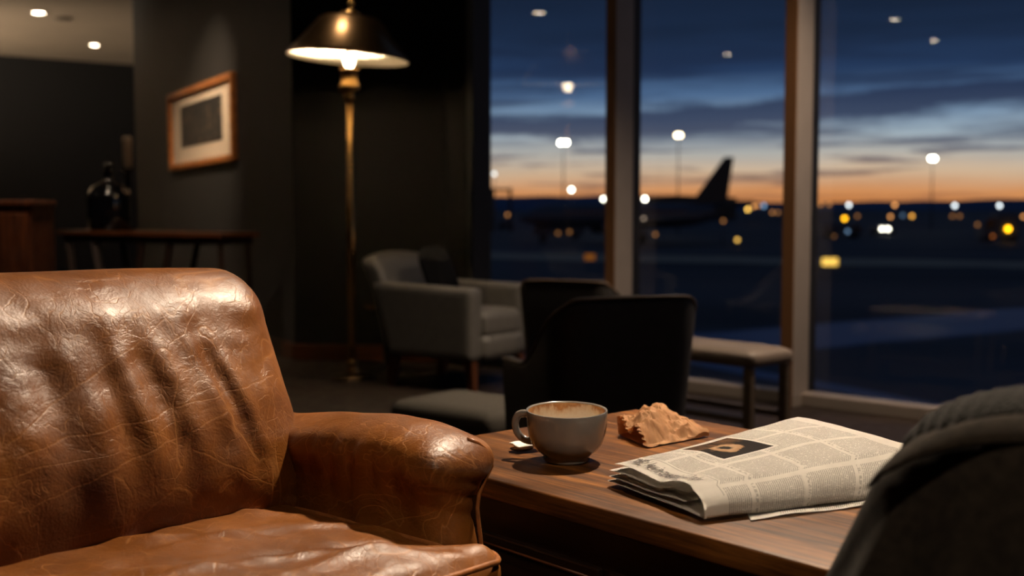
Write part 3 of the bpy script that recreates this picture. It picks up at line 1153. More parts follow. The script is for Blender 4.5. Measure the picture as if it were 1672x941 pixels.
# ------------------------------------------------------------------ coat over a chair back
cu_ = u.copy()
cn = Vector((-0.756, -0.654, 0)).normalized()
cl = Vector((0.378, 1.094, 0))
ccen = cl + cu_ * 0.25
dch = thing('dining_chair', 'dark wooden chair under the charcoal coat at the table edge', 'chair', (ccen.x + cn.x * 0.16, ccen.y + cn.y * 0.16, 0), atan2(cn.y, cn.x))
for x, y in ((0.17, -0.19), (0.17, 0.19), (-0.17, -0.19), (-0.17, 0.19)):
    bm = bm_new(); add_box(bm, (x, y, 0.215), (0.035, 0.035, 0.43), bevel=0.004); obj('leg', bm, M_darkleg, dch, smooth=False)
bm = bm_new(); add_rbox(bm, (0, 0, 0.445), (0.42, 0.44, 0.05), 0.02, (8, 8, 3)); obj('seat', bm, M_blackfab, dch)
bm = bm_new(); add_rbox(bm, (-0.165, 0, 0.57), (0.03, 0.36, 0.22), 0.012, (3, 8, 8)); obj('backrest', bm, M_darkleg, dch)

bm = bm_new()
rings = []
NZ, NA = 60, 120
# outline of the coat: (height, offset of the left end along u, half thickness, fullness)
prof = [(0.18, -0.170, 0.105), (0.30, -0.150, 0.100), (0.42, -0.130, 0.094), (0.50, -0.112, 0.088), (0.56, -0.090, 0.082), (0.60, -0.072, 0.078), (0.64, -0.054, 0.074), (0.68, -0.036, 0.070), (0.705, -0.018, 0.066), (0.725, 0.004, 0.061), (0.742, 0.032, 0.055), (0.754, 0.068, 0.047), (0.764, 0.105, 0.037), (0.772, 0.15, 0.026), (0.778, 0.19, 0.012)]


def pint(z):
    for (z0, a0, b0), (z1, a1, b1) in zip(prof, prof[1:]):
        if z <= z1:
            t = (z - z0) / (z1 - z0)
            return a0 + (a1 - a0) * t, b0 + (b1 - b0) * t
    return prof[-1][1:]


zs = [0.50 + (0.62 - 0.50) * i / 14 for i in range(15)] + [0.62 + (0.778 - 0.62) * i / 40 for i in range(1, 41)]
for z in zs:
    left, half = pint(z)
    z = 0.95 - (0.95 - z) * 0.935
    a = 0.25 - left
    ring = []
    for k in range(NA):
        th = 2 * pi * k / NA
        cx, cy = cos(th), sin(th)
        ex = 2 / 2.6
        lx = math.copysign(abs(cx) ** ex, cx) * a
        ly = math.copysign(abs(cy) ** ex, cy) * half
        # folds radiating down from the shoulder
        fall = smooth01(0.74 - z, 0.0, 0.28)
        s = lx + 0.25
        fold = 0.0
        if ly > 0:
            for c0, sl, wd, am in ((0.02, -0.25, 0.022, 0.020), (0.085, -0.10, 0.018, 0.024), (0.13, 0.08, 0.016, 0.016), (0.20, 0.30, 0.03, 0.02), (0.05, -0.5, 0.015, 0.012)):
                cc = c0 + sl * (0.74 - z)
                fold += 1.35 * am * exp(-((s - cc) / wd) ** 2)
        r = 1 + 0
        ly += fold * fall
        ly = max(ly, -0.055 + 0.004 * nz(Vector((lx * 9, z * 8, 0))))
        pt = ccen + cu_ * lx + cn * ly
        ring.append(Vector((pt.x, pt.y, z)) + cn * (0.006 * nz(Vector((lx * 9, z * 6, 2))) * fall))
    rings.append(ring)
add_loft(bm, rings, cap=True)
coat = obj('coat', bm, M_coat)
tag(coat, 'dark charcoal wool coat draped over the chair beside the newspaper', 'coat')
# collar: rolled band along the top, and the lapel fold under it
bm = bm_new()
# stations along the coat: (along, height of the roll, how far the roll hangs down in front)
zt2_ = lambda z_: 0.95 - (0.95 - z_) * 0.935
cst = [(-0.018, 0.708, 0.014), (-0.012, 0.722, 0.030), (0.0, 0.736, 0.040), (0.022, 0.752, 0.042), (0.055, 0.767, 0.038), (0.10, 0.780, 0.032), (0.16, 0.789, 0.030), (0.24, 0.793, 0.030), (0.34, 0.788, 0.030), (0.44, 0.76, 0.03)]
cs = catmull([Vector(c_) for c_ in cst], 8)
rings = []
for i, c_ in enumerate(cs):
    s_, z_, hg = c_
    z_ = zt2_(z_)
    w_ = 0.020 + 0.006 * smooth01(s_, -0.02, 0.05)
    ctr = ccen + cu_ * (s_ - 0.25) - cn * 0.012
    ring = []
    for k in range(20):
        a = 2 * pi * k / 20
        cx, cz = cos(a), sin(a)
        o_ = cx * w_ * (1.0 if i else 0.3)
        zz = z_ - hg * 0.5 + cz * hg * 0.62
        # hangs forward over the front
        o_ += 0.012 * (1 - cz) * smooth01(s_, -0.02, 0.04)
        ring.append(ctr + cn * (o_ + 0.0015 * sin(s_ * 420)) + Vector((0, 0, zz + 0.0012 * sin(s_ * 380 + 1))))
    rings.append(ring)
bm = bm_new()
add_loft(bm, rings)
obj('collar', bm, M_collar, coat)
# lapel: a thick flap folded over the front below the collar
lst = [(-0.004, 0.690, 0.008), (0.004, 0.706, 0.014), (0.020, 0.722, 0.018), (0.045, 0.740, 0.020), (0.08, 0.756, 0.022), (0.14, 0.768, 0.024), (0.24, 0.774, 0.024), (0.36, 0.765, 0.024)]
ls = catmull([Vector(c_) for c_ in lst], 8)
rings = []
for i, c_ in enumerate(ls):
    s_, z_, hg = c_
    z_ = zt2_(z_)
    ctr = ccen + cu_ * (s_ - 0.25) + cn * (0.060 - 0.03 * smooth01(s_, 0.0, 0.12))
    ring = []
    for k in range(16):
        a = 2 * pi * k / 16
        cx, cz = cos(a), sin(a)
        o_ = cx * 0.007 + 0.020 * (0.5 - 0.5 * cz)
        ring.append(ctr + cn * o_ + Vector((0, 0, z_ - hg * 0.5 + cz * hg * 0.5)))
    rings.append(ring)
bm = bm_new()
add_loft(bm, rings)
obj('lapel', bm, M_coat, coat)

# ------------------------------------------------------------------ brass floor lamp
LD = 6.5
lpos = at_y(575, 619, LD)
fl = thing('floor_lamp', 'lit brass floor lamp with bronze metal cone shade', 'lamp', (lpos.x, lpos.y, 0))


def lz(py):
    return at_y(575, py, LD).z


pxm = LD / F
bm = bm_new(); add_lathe(bm, [(0.001, 0.0), (0.128, 0.0), (0.13, 0.008), (0.123, 0.018), (0.06, 0.026), (0.03, 0.034), (0.001, 0.034)], 48)
obj('base', bm, simple('dark_bronze_base', (0.06, 0.04, 0.025, 1), 0.35, metal=1.0), fl)
bm = bm_new(); add_lathe(bm, [(0.001, 0.03), (0.03, 0.03), (0.034, 0.045), (0.026, 0.06), (0.024, 0.075), (0.031, 0.082), (0.031, 0.095), (0.022, 0.105), (0.0195, 0.12), (0.001, 0.12)], 32)
obj('foot_collar', bm, M_brass, fl)
zb = lz(160)
bm = bm_new(); add_lathe(bm, [(0.0215, 0.10), (0.0215, 0.95), (0.0190, 0.955), (0.0190, zb), (0.001, zb)], 32)
obj('pole', bm, M_brass, fl)
bm = bm_new()
z = lambda y: lz(y)
add_lathe(bm, [(0.001, z(166)), (0.026, z(166)), (0.033, z(162)), (0.033, z(156)), (0.026, z(152)), (0.052, z(151)), (0.060, z(147)), (0.060, z(140)), (0.052, z(137)), (0.047, z(136)), (0.047, z(118)), (0.053, z(116)), (0.053, z(112)), (0.001, z(112))], 40)
obj('socket', bm, M_brass, fl)
# shade: slightly tipped truncated cone with a thick wall
shc = Vector((-2 * pxm, 0, z(96)))
RB, RT, SH_ = 98 * pxm, 46 * pxm, z(25) - z(92)
tilt = Matrix.Rotation(radians(4.0), 4, 'Y')


def shade_ring(r, zz):
    return [tilt @ Vector((r * cos(2 * pi * k / 64), r * sin(2 * pi * k / 64), zz)) + shc for k in range(64)]


bm = bm_new()
add_loft(bm, [shade_ring(RB, 0.0), shade_ring(RB + 0.002, 0.006), shade_ring(RB - 0.004, 0.02), shade_ring(RB - (RB - RT) * 0.5, SH_ * 0.52), shade_ring(RT + 0.01, SH_ * 0.96), shade_ring(RT - 0.01, SH_), shade_ring(0.035, SH_ + 0.012), shade_ring(0.002, SH_ + 0.013)], cap=False)
shade = obj('lamp_shade', bm, M_brassdark, fl, sharp=50)
bm = bm_new()
add_loft(bm, [shade_ring(RB, 0.0), shade_ring(RB - 0.008, 0.006), shade_ring(RB - 0.012, 0.02), shade_ring(RB - (RB - RT) * 0.5 - 0.01, SH_ * 0.5), shade_ring(RT - 0.004, SH_ * 0.94), shade_ring(0.002, SH_ * 0.96)], cap=False)
ln = obj('shade_lining', bm, M_shadein, shade)
ln['label'] = 'cream inside of the shade'
bm = bm_new()
fz = SH_ + 0.012
add_loft(bm, [shade_ring(0.002, fz), shade_ring(0.055, fz), shade_ring(0.058, fz + 0.012), shade_ring(0.05, fz + 0.02), shade_ring(0.016, fz + 0.03), shade_ring(0.012, fz + 0.045), shade_ring(0.02, fz + 0.06), shade_ring(0.014, fz + 0.08), shade_ring(0.002, fz + 0.09)], cap=False)
obj('finial', bm, M_brass, fl)
bm = bm_new()
bz = z(112)
add_lathe(bm, [(0.001, bz), (0.018, bz), (0.019, bz + 0.01), (0.028, bz + 0.03), (0.031, bz + 0.048), (0.026, bz + 0.066), (0.012, bz + 0.078), (0.001, bz + 0.08)], 24)
obj('bulb', bm, M_bulb, fl)
for y in (-0.02, 0.02):
    bm = bm_new()
    add_tube(bm, [(0.0, y * 2.6, bz - 0.005), (0.0, y * 3.2, bz + 0.1), (-0.01, y * 1.5, z(92) + SH_)], 0.004, 6)
    obj('harp', bm, M_brass, fl)

# ------------------------------------------------------------------ picture
pa_, pb_ = None, None


def on_pwall(px):
    # where the line of sight through px meets the picture wall
    d = (px - W / 2) / F
    t = (cornerB.x - d * cornerB.y) / (d * pdir.y - pdir.x)
    return cornerB + pdir * t


pr, plf = on_pwall(391), on_pwall(286)
pw = (pr - plf).length
zt_ = at_y(384, 121, pr.y).z
zb_ = at_y(384, 270, pr.y).z
zt2 = at_y(276, 152, plf.y).z
zb2 = at_y(276, 272.5, plf.y).z
pzt, pzb = (zt_ + zt2) / 2, (zb_ + zb2) / 2
ph = pzt - pzb
pcx = (pr + plf) / 2
pic = thing('framed_picture', 'wood framed dark print with cream mat on the charcoal wall', 'picture', (pcx.x, pcx.y, (pzt + pzb) / 2), atan2((pr - plf).y, (pr - plf).x))
pic.rotation_euler = (0, radians(-1.2), pic.rotation_euler.z)
bm = bm_new()
fwid = 0.045
for c_, s_ in (((0, -0.022, ph / 2 - fwid / 2), (pw, 0.04, fwid)), ((0, -0.022, -ph / 2 + fwid / 2), (pw, 0.04, fwid)), ((-pw / 2 + fwid / 2, -0.022, 0), (fwid * 1.2, 0.04, ph - 0.01)), ((pw / 2 - fwid / 2, -0.022, 0), (fwid * 1.2, 0.04, ph - 0.01))):
    add_box(bm, c_, s_, bevel=0.005)
obj('picture_frame', bm, wood_mat('amber_frame_wood', lin(150, 84, 36), lin(196, 118, 58), lin(220, 148, 84), axis=0), pic, smooth=False)
bm = bm_new(); add_box(bm, (0, -0.010, 0), (pw - 0.05, 0.008, ph - 0.05)); obj('mat_board', bm, simple('cream_mat_board', lin(224, 198, 168), 0.85, var=0.02), pic, smooth=False)
bm = bm_new(); add_box(bm, (0.0, -0.0155, 0.02), (pw * 0.64, 0.004, ph * 0.53))
mp, nt, bs, tc = new_mat('dim_abstract_print')
nzz = nt.noise(tc.outputs['Object'], 7, 6, 0.7, 1.5)
nt.l.new(nt.ramp(nzz, [(0.45, lin(38, 34, 30)), (0.6, lin(70, 60, 48)), (0.74, lin(150, 116, 66))]), bs.inputs['Base Color'])
bs.inputs['Roughness'].default_value = 0.7
obj('print', bm, mp, pic, smooth=False)

# ------------------------------------------------------------------ console table, bottle, glass cylinder, cabinet
cR = at_y(374, 380, 7.05)
cL = at_y(104, 378, 7.9)
ct = cR.z
cdir = (cR - cL); cdir.z = 0
clen = cdir.length
cL = cL - Vector((pdir.y, -pdir.x, 0)) * 0.04
con = thing('console_table', 'narrow wooden console table with slanted trestle legs under the picture', 'console table', (cL.x, cL.y, 0), atan2(cdir.y, cdir.x))
CT = 0.95 - 0.0222 * 7.45
bm = bm_new(); add_box(bm, (clen / 2, 0.15, CT - 0.014), (clen, 0.32, 0.028), bevel=0.004); obj('table_top', bm, M_console, con, smooth=False)
bm = bm_new(); add_box(bm, (clen / 2, 0.15, CT - 0.05), (clen - 0.06, 0.26, 0.044), bevel=0.003); obj('apron', bm, M_carcass, con, smooth=False)
for xa, xb in ((0.06, 0.17), (0.32, 0.50), (0.80, 0.60), (1.05, 0.85), (clen - 0.06, clen - 0.04)):
    for y in (0.04, 0.26):
        bm = bm_new(); add_tube(bm, [(xa, y, CT - 0.05), (xb, y, 0.0)], 0.026, 4); obj('leg', bm, M_darkleg, con, smooth=False)


def on_console(px, off_=0.125):
    d = (px - W / 2) / F
    a = Vector((cL.x, cL.y, 0)); dd = cdir.normalized()
    off = Vector((-dd.y, dd.x, 0)) * off_
    a = a + off
    t = (a.x - d * a.y) / (d * dd.y - dd.x)
    r = a + dd * t
    return Vector((r.x, r.y, CT))


bp = on_console(180)
k = bp.y / F
bot = thing('glass_jar', 'round shouldered dark glass jar with stopper on the console table', 'jar', bp)
bm = bm_new()
add_lathe(bm, [(0.001, 0), (30 * k, 0), (33 * k, 3 * k), (34.5 * k, 25 * k), (35 * k, 52 * k), (34 * k, 60 * k), (28 * k, 70 * k), (15 * k, 77 * k), (8 * k, 81 * k), (7 * k, 92 * k), (9 * k, 95 * k), (9 * k, 97 * k), (0.001, 97 * k)], 48)
M_jar = simple('near_black_glazed_glass', lin(8, 8, 11), 0.06, spec=0.7, var=0.05)
obj('body', bm, M_jar, bot)
bm = bm_new(); add_lathe(bm, [(0.001, 97 * k), (5 * k, 97 * k), (5 * k, 100 * k), (8 * k, 104 * k), (7 * k, 109 * k), (0.001, 112 * k)], 24); obj('stopper', bm, M_jar, bot)
cq = on_console(211, 0.285)
k = cq.y / F
can = thing('glass_cylinder', 'tall slim glass cylinder with painted pale lamp reflection behind the dark jar', 'candle holder', cq)
bm = bm_new(); add_lathe(bm, [(0.001, 0), (6 * k, 0), (6 * k, 4 * k), (4 * k, 8 * k), (4 * k, 90 * k), (9.5 * k, 97 * k), (9.5 * k, 100 * k), (0.001, 100 * k)], 32); obj('stem', bm, M_jar, can)
bm = bm_new(); add_lathe(bm, [(0.001, 100 * k), (7.5 * k, 100 * k), (7.5 * k, 148 * k), (6.5 * k, 152 * k), (0.001, 151 * k)], 32); obj('glint', bm, simple('painted_lamp_glint', lin(214, 190, 160), 0.5, var=0.03), can)  # pale column painted in place of the lamp's reflection in the glass
bm = bm_new(); add_tube(bm, [(0, 0, 150 * k), (0, 0, 157 * k)], 0.0025, 6); obj('top_stub', bm, M_tyre, can)

cb = at_y(54, 327, 6.4)
cab = thing('wooden_cabinet', 'tall reddish brown wooden cabinet left of the console table', 'cabinet', (cb.x, cb.y, 0), radians(6))
CBH = cb.z
bm = bm_new(); add_box(bm, (-0.45, 0.22, CBH / 2 - 0.01), (0.88, 0.44, CBH - 0.03), bevel=0.004); obj('body', bm, M_cabinet, cab, smooth=False)
bm = bm_new(); add_box(bm, (-0.45, 0.22, CBH - 0.015), (0.905, 0.465, 0.03), bevel=0.006); obj('top', bm, M_cabinet, cab, smooth=False)
for i in range(2):
    bm = bm_new(); add_box(bm, (-0.235 - i * 0.43, -0.008, CBH / 2), (0.415, 0.016, CBH - 0.14), bevel=0.004); d = obj('door', bm, M_cabinet, cab, smooth=False)
    bm = bm_new(); add_lathe(bm, [(0.001, 0), (0.006, 0), (0.006, 0.012), (0.013, 0.018), (0.012, 0.026), (0.001, 0.028)], 16)
    bmesh.ops.transform(bm, matrix=Matrix.Translation((-0.41 - i * 0.08, -0.016, CBH * 0.55)) @ Matrix.Rotation(radians(90), 4, 'X'), verts=bm.verts)
    obj('knob', bm, M_brass, d)

# ------------------------------------------------------------------ lounge seating in the background
def chair_box(name, label, loc, rz, mat, legmat):
    t = thing(name, label, 'armchair', loc, rz)
    Wd, Dp, AH, BH, SH = 0.56, 0.60, 0.545, 0.70, 0.405
    # local x forward, origin under the middle of the front edge

    def armfn(sign):
        def fn(p, q):
            # the arm narrows downwards and its rear follows the raked back
            p.x -= 0.10 * smooth01(-q.x, -1, 1) * smooth01(p.z, 0.15, 0.55)
            p.z -= 0.012 * smooth01(q.x, -1, 1) * (1 if q.z > 0 else 0)
            p.y += sign * 0.012 * (p.z - 0.3)
            return p
        return fn
    for sgn in (-1, 1):
        bm = bm_new(); add_rbox(bm, (-Dp / 2 + 0.03, sgn * (Wd / 2 - 0.055), (AH + 0.165) / 2), (Dp - 0.06, 0.11, AH - 0.165), 0.022, (18, 6, 16), armfn(sgn))
        obj('arm', bm, mat, t)

    def bfn(p, q):
        p.x -= 0.26 * (p.z - 0.18) + 0.035 * q.z * q.z * (1 if q.z > 0 else 0)
        p.x -= 0.03 * (1 - q.y ** 2) * 0.5
        p.z -= 0.035 * q.y ** 2 * smooth01(q.z, 0, 1)
        return p
    bm = bm_new(); add_rbox(bm, (-Dp + 0.085, 0, (BH + 0.19) / 2), (0.12, Wd - 0.03, BH - 0.19), 0.04, (8, 18, 18), bfn)
    obj('backrest', bm, mat, t)

    def sfn(p, q):
        p.z += 0.018 * (1 - q.x ** 4) * (1 - q.y ** 4) * smooth01(q.z, 0, 1)
        return p
    bm = bm_new(); add_rbox(bm, (-Dp / 2 + 0.075, 0, SH - 0.065), (Dp - 0.12, Wd - 0.215, 0.13), 0.03, (14, 14, 6), sfn)
    obj('seat_cushion', bm, mat, t)
    bm = bm_new(); add_rbox(bm, (-Dp / 2 + 0.07, 0, 0.225), (Dp - 0.10, Wd - 0.21, 0.13), 0.015, (6, 6, 3))
    obj('seat_rail', bm, mat, t)
    for x, y in ((-0.045, -1), (-0.045, 1), (-Dp + 0.07, -1), (-Dp + 0.07, 1)):
        bm = bm_new()
        yy = y * (Wd / 2 - 0.06)
        dx = 0.015 if x > -0.2 else -0.02
        add_loft(bm, [[(x + dx + a * 0.017, yy + b_ * 0.017, 0) for a, b_ in ((-1, -1), (1, -1), (1, 1), (-1, 1))], [(x + a * 0.027, yy + b_ * 0.027, 0.18) for a, b_ in ((-1, -1), (1, -1), (1, 1), (-1, 1))]])
        obj('leg', bm, legmat, t, smooth=False)
    return t


a1 = at_z(768, 642, 0)
al = radians(-33)
f1 = Vector((cos(al), sin(al), 0)); l1 = Vector((-sin(al), cos(al), 0))
loc1 = a1 + f1 * 0.045 + l1 * (0.56 / 2 - 0.06)
ach = chair_box('lounge_armchair', 'grey leather lounge armchair with wooden legs beside the lamp', loc1, al, M_greyfab, M_legwood)
# cushion on it
bm = bm_new()
add_rbox(bm, (0, 0, 0), (0.14, 0.28, 0.31), (0.065, 0.09, 0.1), (8, 16, 16), lambda p, q: Vector((p.x * (1 - 0.6 * max(abs(q.y), abs(q.z)) ** 2), p.y * (1 - 0.06 * (1 - q.z ** 2)), p.z)))
cu2 = obj('throw_cushion', bm, simple('black_velvet', lin(15, 15, 17), 0.9, var=0.1, spec=0.1))
cpos2 = loc1 + f1 * -0.385 + l1 * -0.02
cu2.location = (cpos2.x, cpos2.y, 0.583)
cu2.rotation_euler = (radians(4), radians(-20), al)
tag(cu2, 'black cushion leaning on the back of the grey lounge armchair', 'cushion')


def tub_chair(name, label, loc, rz, mat, pipemat, sc=1.0):
    t = thing(name, label, 'armchair', loc, rz)
    # local +x = facing; shell plan is a rounded U
    hw, dp, cr, th = 0.235, 0.46, 0.10, 0.055
    plan = []
    for i in range(13):
        plan.append((dp - (dp - cr) * i / 12.0 - 0.0, hw))
    for i in range(1, 11):
        a = pi / 2 + i / 10 * pi / 2
        plan.append((cr + cr * cos(a), hw - cr + cr * sin(a)))
    for i in range(1, 14):
        plan.append((0.0, (hw - cr) - 2 * (hw - cr) * i / 14.0))
    for i in range(0, 11):
        a = pi + i / 10 * pi / 2
        plan.append((cr + cr * cos(a), -hw + cr + cr * sin(a)))
    for i in range(1, 13):
        plan.append((cr + (dp - cr) * i / 12.0, -hw))
    ARM, BK, Z0 = 0.455, 0.665, 0.17
    rings = []
    crest = []
    n = len(plan)
    for i, (x, y) in enumerate(plan):
        pv, nx = Vector(plan[max(0, i - 1)]), Vector(plan[min(n - 1, i + 1)])
        tg = (nx - pv).normalized()
        nr = Vector((-tg.y, tg.x))          # pointing inside or outside
        if nr.dot(Vector((0.2, 0)) - Vector((x, y))) < 0:
            nr = -nr
        hgt = ARM + (BK - ARM) * (1 - smooth01(x, 0.0, 0.30) ** 0.85) - 0.022 * smooth01(abs(y) / hw, 0.72, 1.0)
        hgt += 0.004 * (1 - (y / hw) ** 2)
        ring = []
        for (o_, zz) in ((0, Z0), (0, Z0 + (hgt - Z0) * 0.3), (0, Z0 + (hgt - Z0) * 0.6), (0, hgt - 0.03), (0.006, hgt - 0.008), (0.02, hgt), (th - 0.02, hgt), (th - 0.006, hgt - 0.008), (th, hgt - 0.03), (th, Z0 + (hgt - Z0) * 0.5), (th, Z0)):
            lean = -0.10 * (zz - 0.17) * (1 - smooth01(x, 0.0, 0.3))
            flare = 0.06 * (zz - Z0) * (y / hw)
            ring.append((x + nr.x * o_ + lean, y + nr.y * o_ + flare, zz))
        rings.append(ring)
        lean = -0.10 * (hgt - 0.17) * (1 - smooth01(x, 0.0, 0.3))
        crest.append((x + lean + nr.x * 0.004, y + 0.06 * (hgt - Z0) * (y / hw) + nr.y * 0.004, hgt - 0.004))
    bm = bm_new()
    add_loft(bm, rings, cap=True)
    shell = obj('back_shell', bm, mat, t, sharp=60)
    bm = bm_new(); add_tube(bm, crest, 0.0055, 6); obj('piping', bm, pipemat, shell)
    bm = bm_new(); add_rbox(bm, (0.26, 0, 0.30), (0.40, 0.35, 0.24), 0.05, (10, 10, 8)); obj('seat_cushion', bm, mat, t)
    for x, y in ((0.05, -0.2), (0.05, 0.2), (0.38, -0.21), (0.38, 0.21)):
        bm = bm_new(); add_tube(bm, [(x, y, 0.2), (x + (0.02 if x > 0.2 else -0.04), y * 1.12, 0.0)], [0.012, 0.008], 10); obj('leg', bm, M_benchleg, t)
    return t


tb = at_y(1026, 490, 3.72)
be = radians(90 + 21)
t1 = tub_chair('tub_chair', 'black tub chair with its back turned behind the coffee cup', (tb.x, tb.y, 0), be, M_blackfab, M_trim)
tb2 = at_y(925, 457, 5.28)
t2 = copy_tree(t1)
t2.location = (tb2.x, tb2.y, 0)
t2.rotation_euler = (0, 0, radians(90 - 24))
t2.scale = (0.93, 0.93, 0.93)
t2['label'] = 'charcoal tub chair against the window beyond the grey armchair'

# ottoman
on = [at_z(654, 650, 0.27), at_z(700, 633, 0.27), at_z(880, 668, 0.27), at_z(852, 700, 0.27)]
oc = (on[0] + on[2]) / 2
od = (on[3] - on[0]); od.z = 0
ot = thing('ottoman', 'low grey upholstered ottoman between the lounge armchair and the black tub chair', 'ottoman', (0, 0, 0))
ow, oh_ = 0.50, 0.40
ang = atan2(-0.62, 0.78)
opos = at_z(655, 652, 0.20)
dO = Vector((cos(ang), sin(ang), 0)); nO = Vector((-dO.y, dO.x, 0))
oc = opos + dO * (ow / 2) + nO * (oh_ / 2 - 0.08)
ot.location = (oc.x, oc.y, 0)
ot.rotation_euler = (0, 0, ang)
bm = bm_new(); add_rbox(bm, (0, 0, 0.155), (ow, oh_, 0.10), (0.04, 0.04, 0.045), (20, 14, 6), lambda p, q: p + Vector((0, 0, 0.006 * (1 - q.x ** 4) * (1 - q.y ** 4) * (q.z > 0)))); obj('cushion', bm, M_pad, ot)
bm = bm_new(); add_box(bm, (0, 0, 0.095), (ow - 0.06, oh_ - 0.06, 0.05)); obj('frame', bm, M_blackfab, ot, smooth=False)
for x in (-1, 1):
    for y in (-1, 1):
        bm = bm_new(); add_lathe(bm, [(0.012, 0), (0.018, 0.08)], 12, (x * (ow / 2 - 0.07), y * (oh_ / 2 - 0.07), 0)); obj('leg', bm, M_darkleg, ot)

# bench by the window
br = at_y(1222, 577, 4.47)
blf = at_y(1100, 565, 4.74)
bd = (br - blf); bd.z = 0
BZ = br.z
ben = thing('window_bench', 'low taupe leather bench on bronze legs against the glazing', 'bench', (br.x, br.y, 0), atan2(bd.y, bd.x))
BL, BW = 0.62, 0.27
bm = bm_new(); add_rbox(bm, (-BL / 2 + 0.02, BW / 2, BZ - 0.03), (BL, BW, 0.062), (0.02, 0.02, 0.024), (16, 10, 4), lambda p, q: p + Vector((0, 0, 0.008 * (1 - q.x ** 4) * (1 - q.y ** 4) * (q.z > 0)))); obj('seat', bm, M_taupe, ben)
for x in (-BL + 0.05, -0.01):
    for y in (0.02, BW - 0.02):
        bm = bm_new(); add_box(bm, (x, y, (BZ - 0.06) / 2), (0.036, 0.03, BZ - 0.06), bevel=0.003); obj('leg', bm, M_benchleg, ben, smooth=False)
for y in (0.02, BW - 0.02):
    bm = bm_new(); add_box(bm, (-BL / 2 + 0.02, y, 0.13), (BL - 0.09, 0.022, 0.026), bevel=0.003); obj('stretcher', bm, M_benchleg, ben, smooth=False)

# small round side table behind the lamp
st = at_y(630, 497, 6.8)
rs = thing('round_side_table', 'small dark round side table with brass rim behind the brass lamp pole', 'side table', (st.x, st.y, 0))
bm = bm_new(); add_lathe(bm, [(0.001, st.z - 0.02), (0.12, st.z - 0.02), (0.126, st.z - 0.012), (0.126, st.z - 0.001), (0.118, st.z), (0.001, st.z)], 40); obj('table_top', bm, M_brass, rs, sharp=40)
bm = bm_new(); add_lathe(bm, [(0.001, 0), (0.09, 0), (0.09, 0.012), (0.016, 0.03), (0.014, st.z - 0.02), (0.001, st.z - 0.02)], 32); obj('pedestal', bm, M_gasket, rs, sharp=40)

# ------------------------------------------------------------------ downlights
GP = m2 + nout * GLASS_OFF


def mirror(p):
    d = (p - GP).dot(nout)
    return p - nout * (2 * d)


M_lens = emit('downlight_lens', (1.0, 0.80, 0.58, 1), 38)
M_ring = simple('white_trim_ring', lin(150, 140, 128), 0.5)
ring0 = None


def downlight(p, label, r=0.055):
    t = thing('downlight', label, 'ceiling light', (p[0], p[1], CEIL), 0, 'recessed ceiling downlights')
    bm = bm_new()
    add_lathe(bm, [(r, -0.001), (r * 1.35, -0.001), (r * 1.35, -0.008), (r, -0.010), (r * 0.98, -0.006)], 32, cap=False)
    obj('trim_ring', bm, M_ring, t)
    bm = bm_new()
    add_lathe(bm, [(0.001, -0.0045), (r * 0.97, -0.0045), (r * 0.97, -0.002), (0.001, -0.002)], 32)
    obj('lens', bm, M_lens, t)
    return t


vis = [(63, 20, 'brighter ceiling downlight near the top of the far plaster ceiling', 0.062), (154, 73, 'smaller ceiling downlight by the edge of the dark far wall', 0.055)]
for px, py, lb, r in vis:
    downlight(at_z(px, py, CEIL), lb, r)
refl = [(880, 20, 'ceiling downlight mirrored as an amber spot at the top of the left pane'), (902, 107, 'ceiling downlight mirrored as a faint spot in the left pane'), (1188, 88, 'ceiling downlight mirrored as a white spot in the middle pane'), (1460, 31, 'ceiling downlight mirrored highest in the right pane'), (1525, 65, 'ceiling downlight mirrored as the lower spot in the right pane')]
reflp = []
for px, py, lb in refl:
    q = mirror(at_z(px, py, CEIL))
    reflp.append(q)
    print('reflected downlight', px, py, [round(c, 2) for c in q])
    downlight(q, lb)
# vent on the far ceiling
vp = at_z(103, 29, CEIL)
bm = bm_new(); add_lathe(bm, [(0.001, 0), (0.085, 0), (0.085, -0.012), (0.06, -0.02), (0.001, -0.02)], 32)
o = obj('smoke_detector', bm, simple('dim_grey_detector', lin(92, 80, 66), 0.7)); o.location = vp
tag(o, 'round grey smoke detector on the far plaster ceiling between downlights', 'smoke detector')

# ------------------------------------------------------------------ lights
WARM = (1.0, 0.80, 0.59)
key = Vector((0.62, 2.75, CEIL))
downlight(key, 'ceiling downlight above the table by the window', 0.06)
lamp('key_downlight', 'SPOT', key + Vector((0, 0, -0.02)), 640, WARM, aim=(0.0, 1.75, 0.5), size=0.06, spot=62, blend=0.7)
d2 = Vector((0.55, -0.4, CEIL))
downlight(d2, 'ceiling downlight above the camera side of the table', 0.06)
lamp('table_downlight', 'SPOT', d2 + Vector((0, 0, -0.02)), 160, WARM, aim=(0.50, 1.48, 0.6), size=0.06, spot=36, blend=0.8)
# seating area
d3 = Vector((-0.05, 5.1, CEIL))
downlight(d3, 'ceiling downlight above the grey lounge armchair', 0.06)
lamp('lounge_downlight', 'SPOT', d3 + Vector((0, 0, -0.02)), 68, WARM, aim=(-0.1, 5.4, 0), size=0.06, spot=75, blend=0.8)
d4 = Vector((1.80, 4.5, CEIL))
downlight(d4, 'ceiling downlight above the window bench', 0.06)
lamp('bench_downlight', 'SPOT', d4 + Vector((0, 0, -0.02)), 330, (1.0, 0.78, 0.58), aim=(1.15, 5.05, 0.3), size=0.06, spot=84, blend=0.8)
d5 = pcx + Vector((-0.3, -1.3, 0)); d5.z = CEIL
downlight(d5, 'ceiling downlight in front of the framed picture', 0.06)
lamp('picture_downlight', 'SPOT', d5 + Vector((0, 0, -0.02)), 260, WARM, aim=(pcx.x, pcx.y, 1.25), size=0.06, spot=58, blend=1.0)
d6 = Vector((lpos.x - 0.12, lpos.y - 0.12, CEIL))
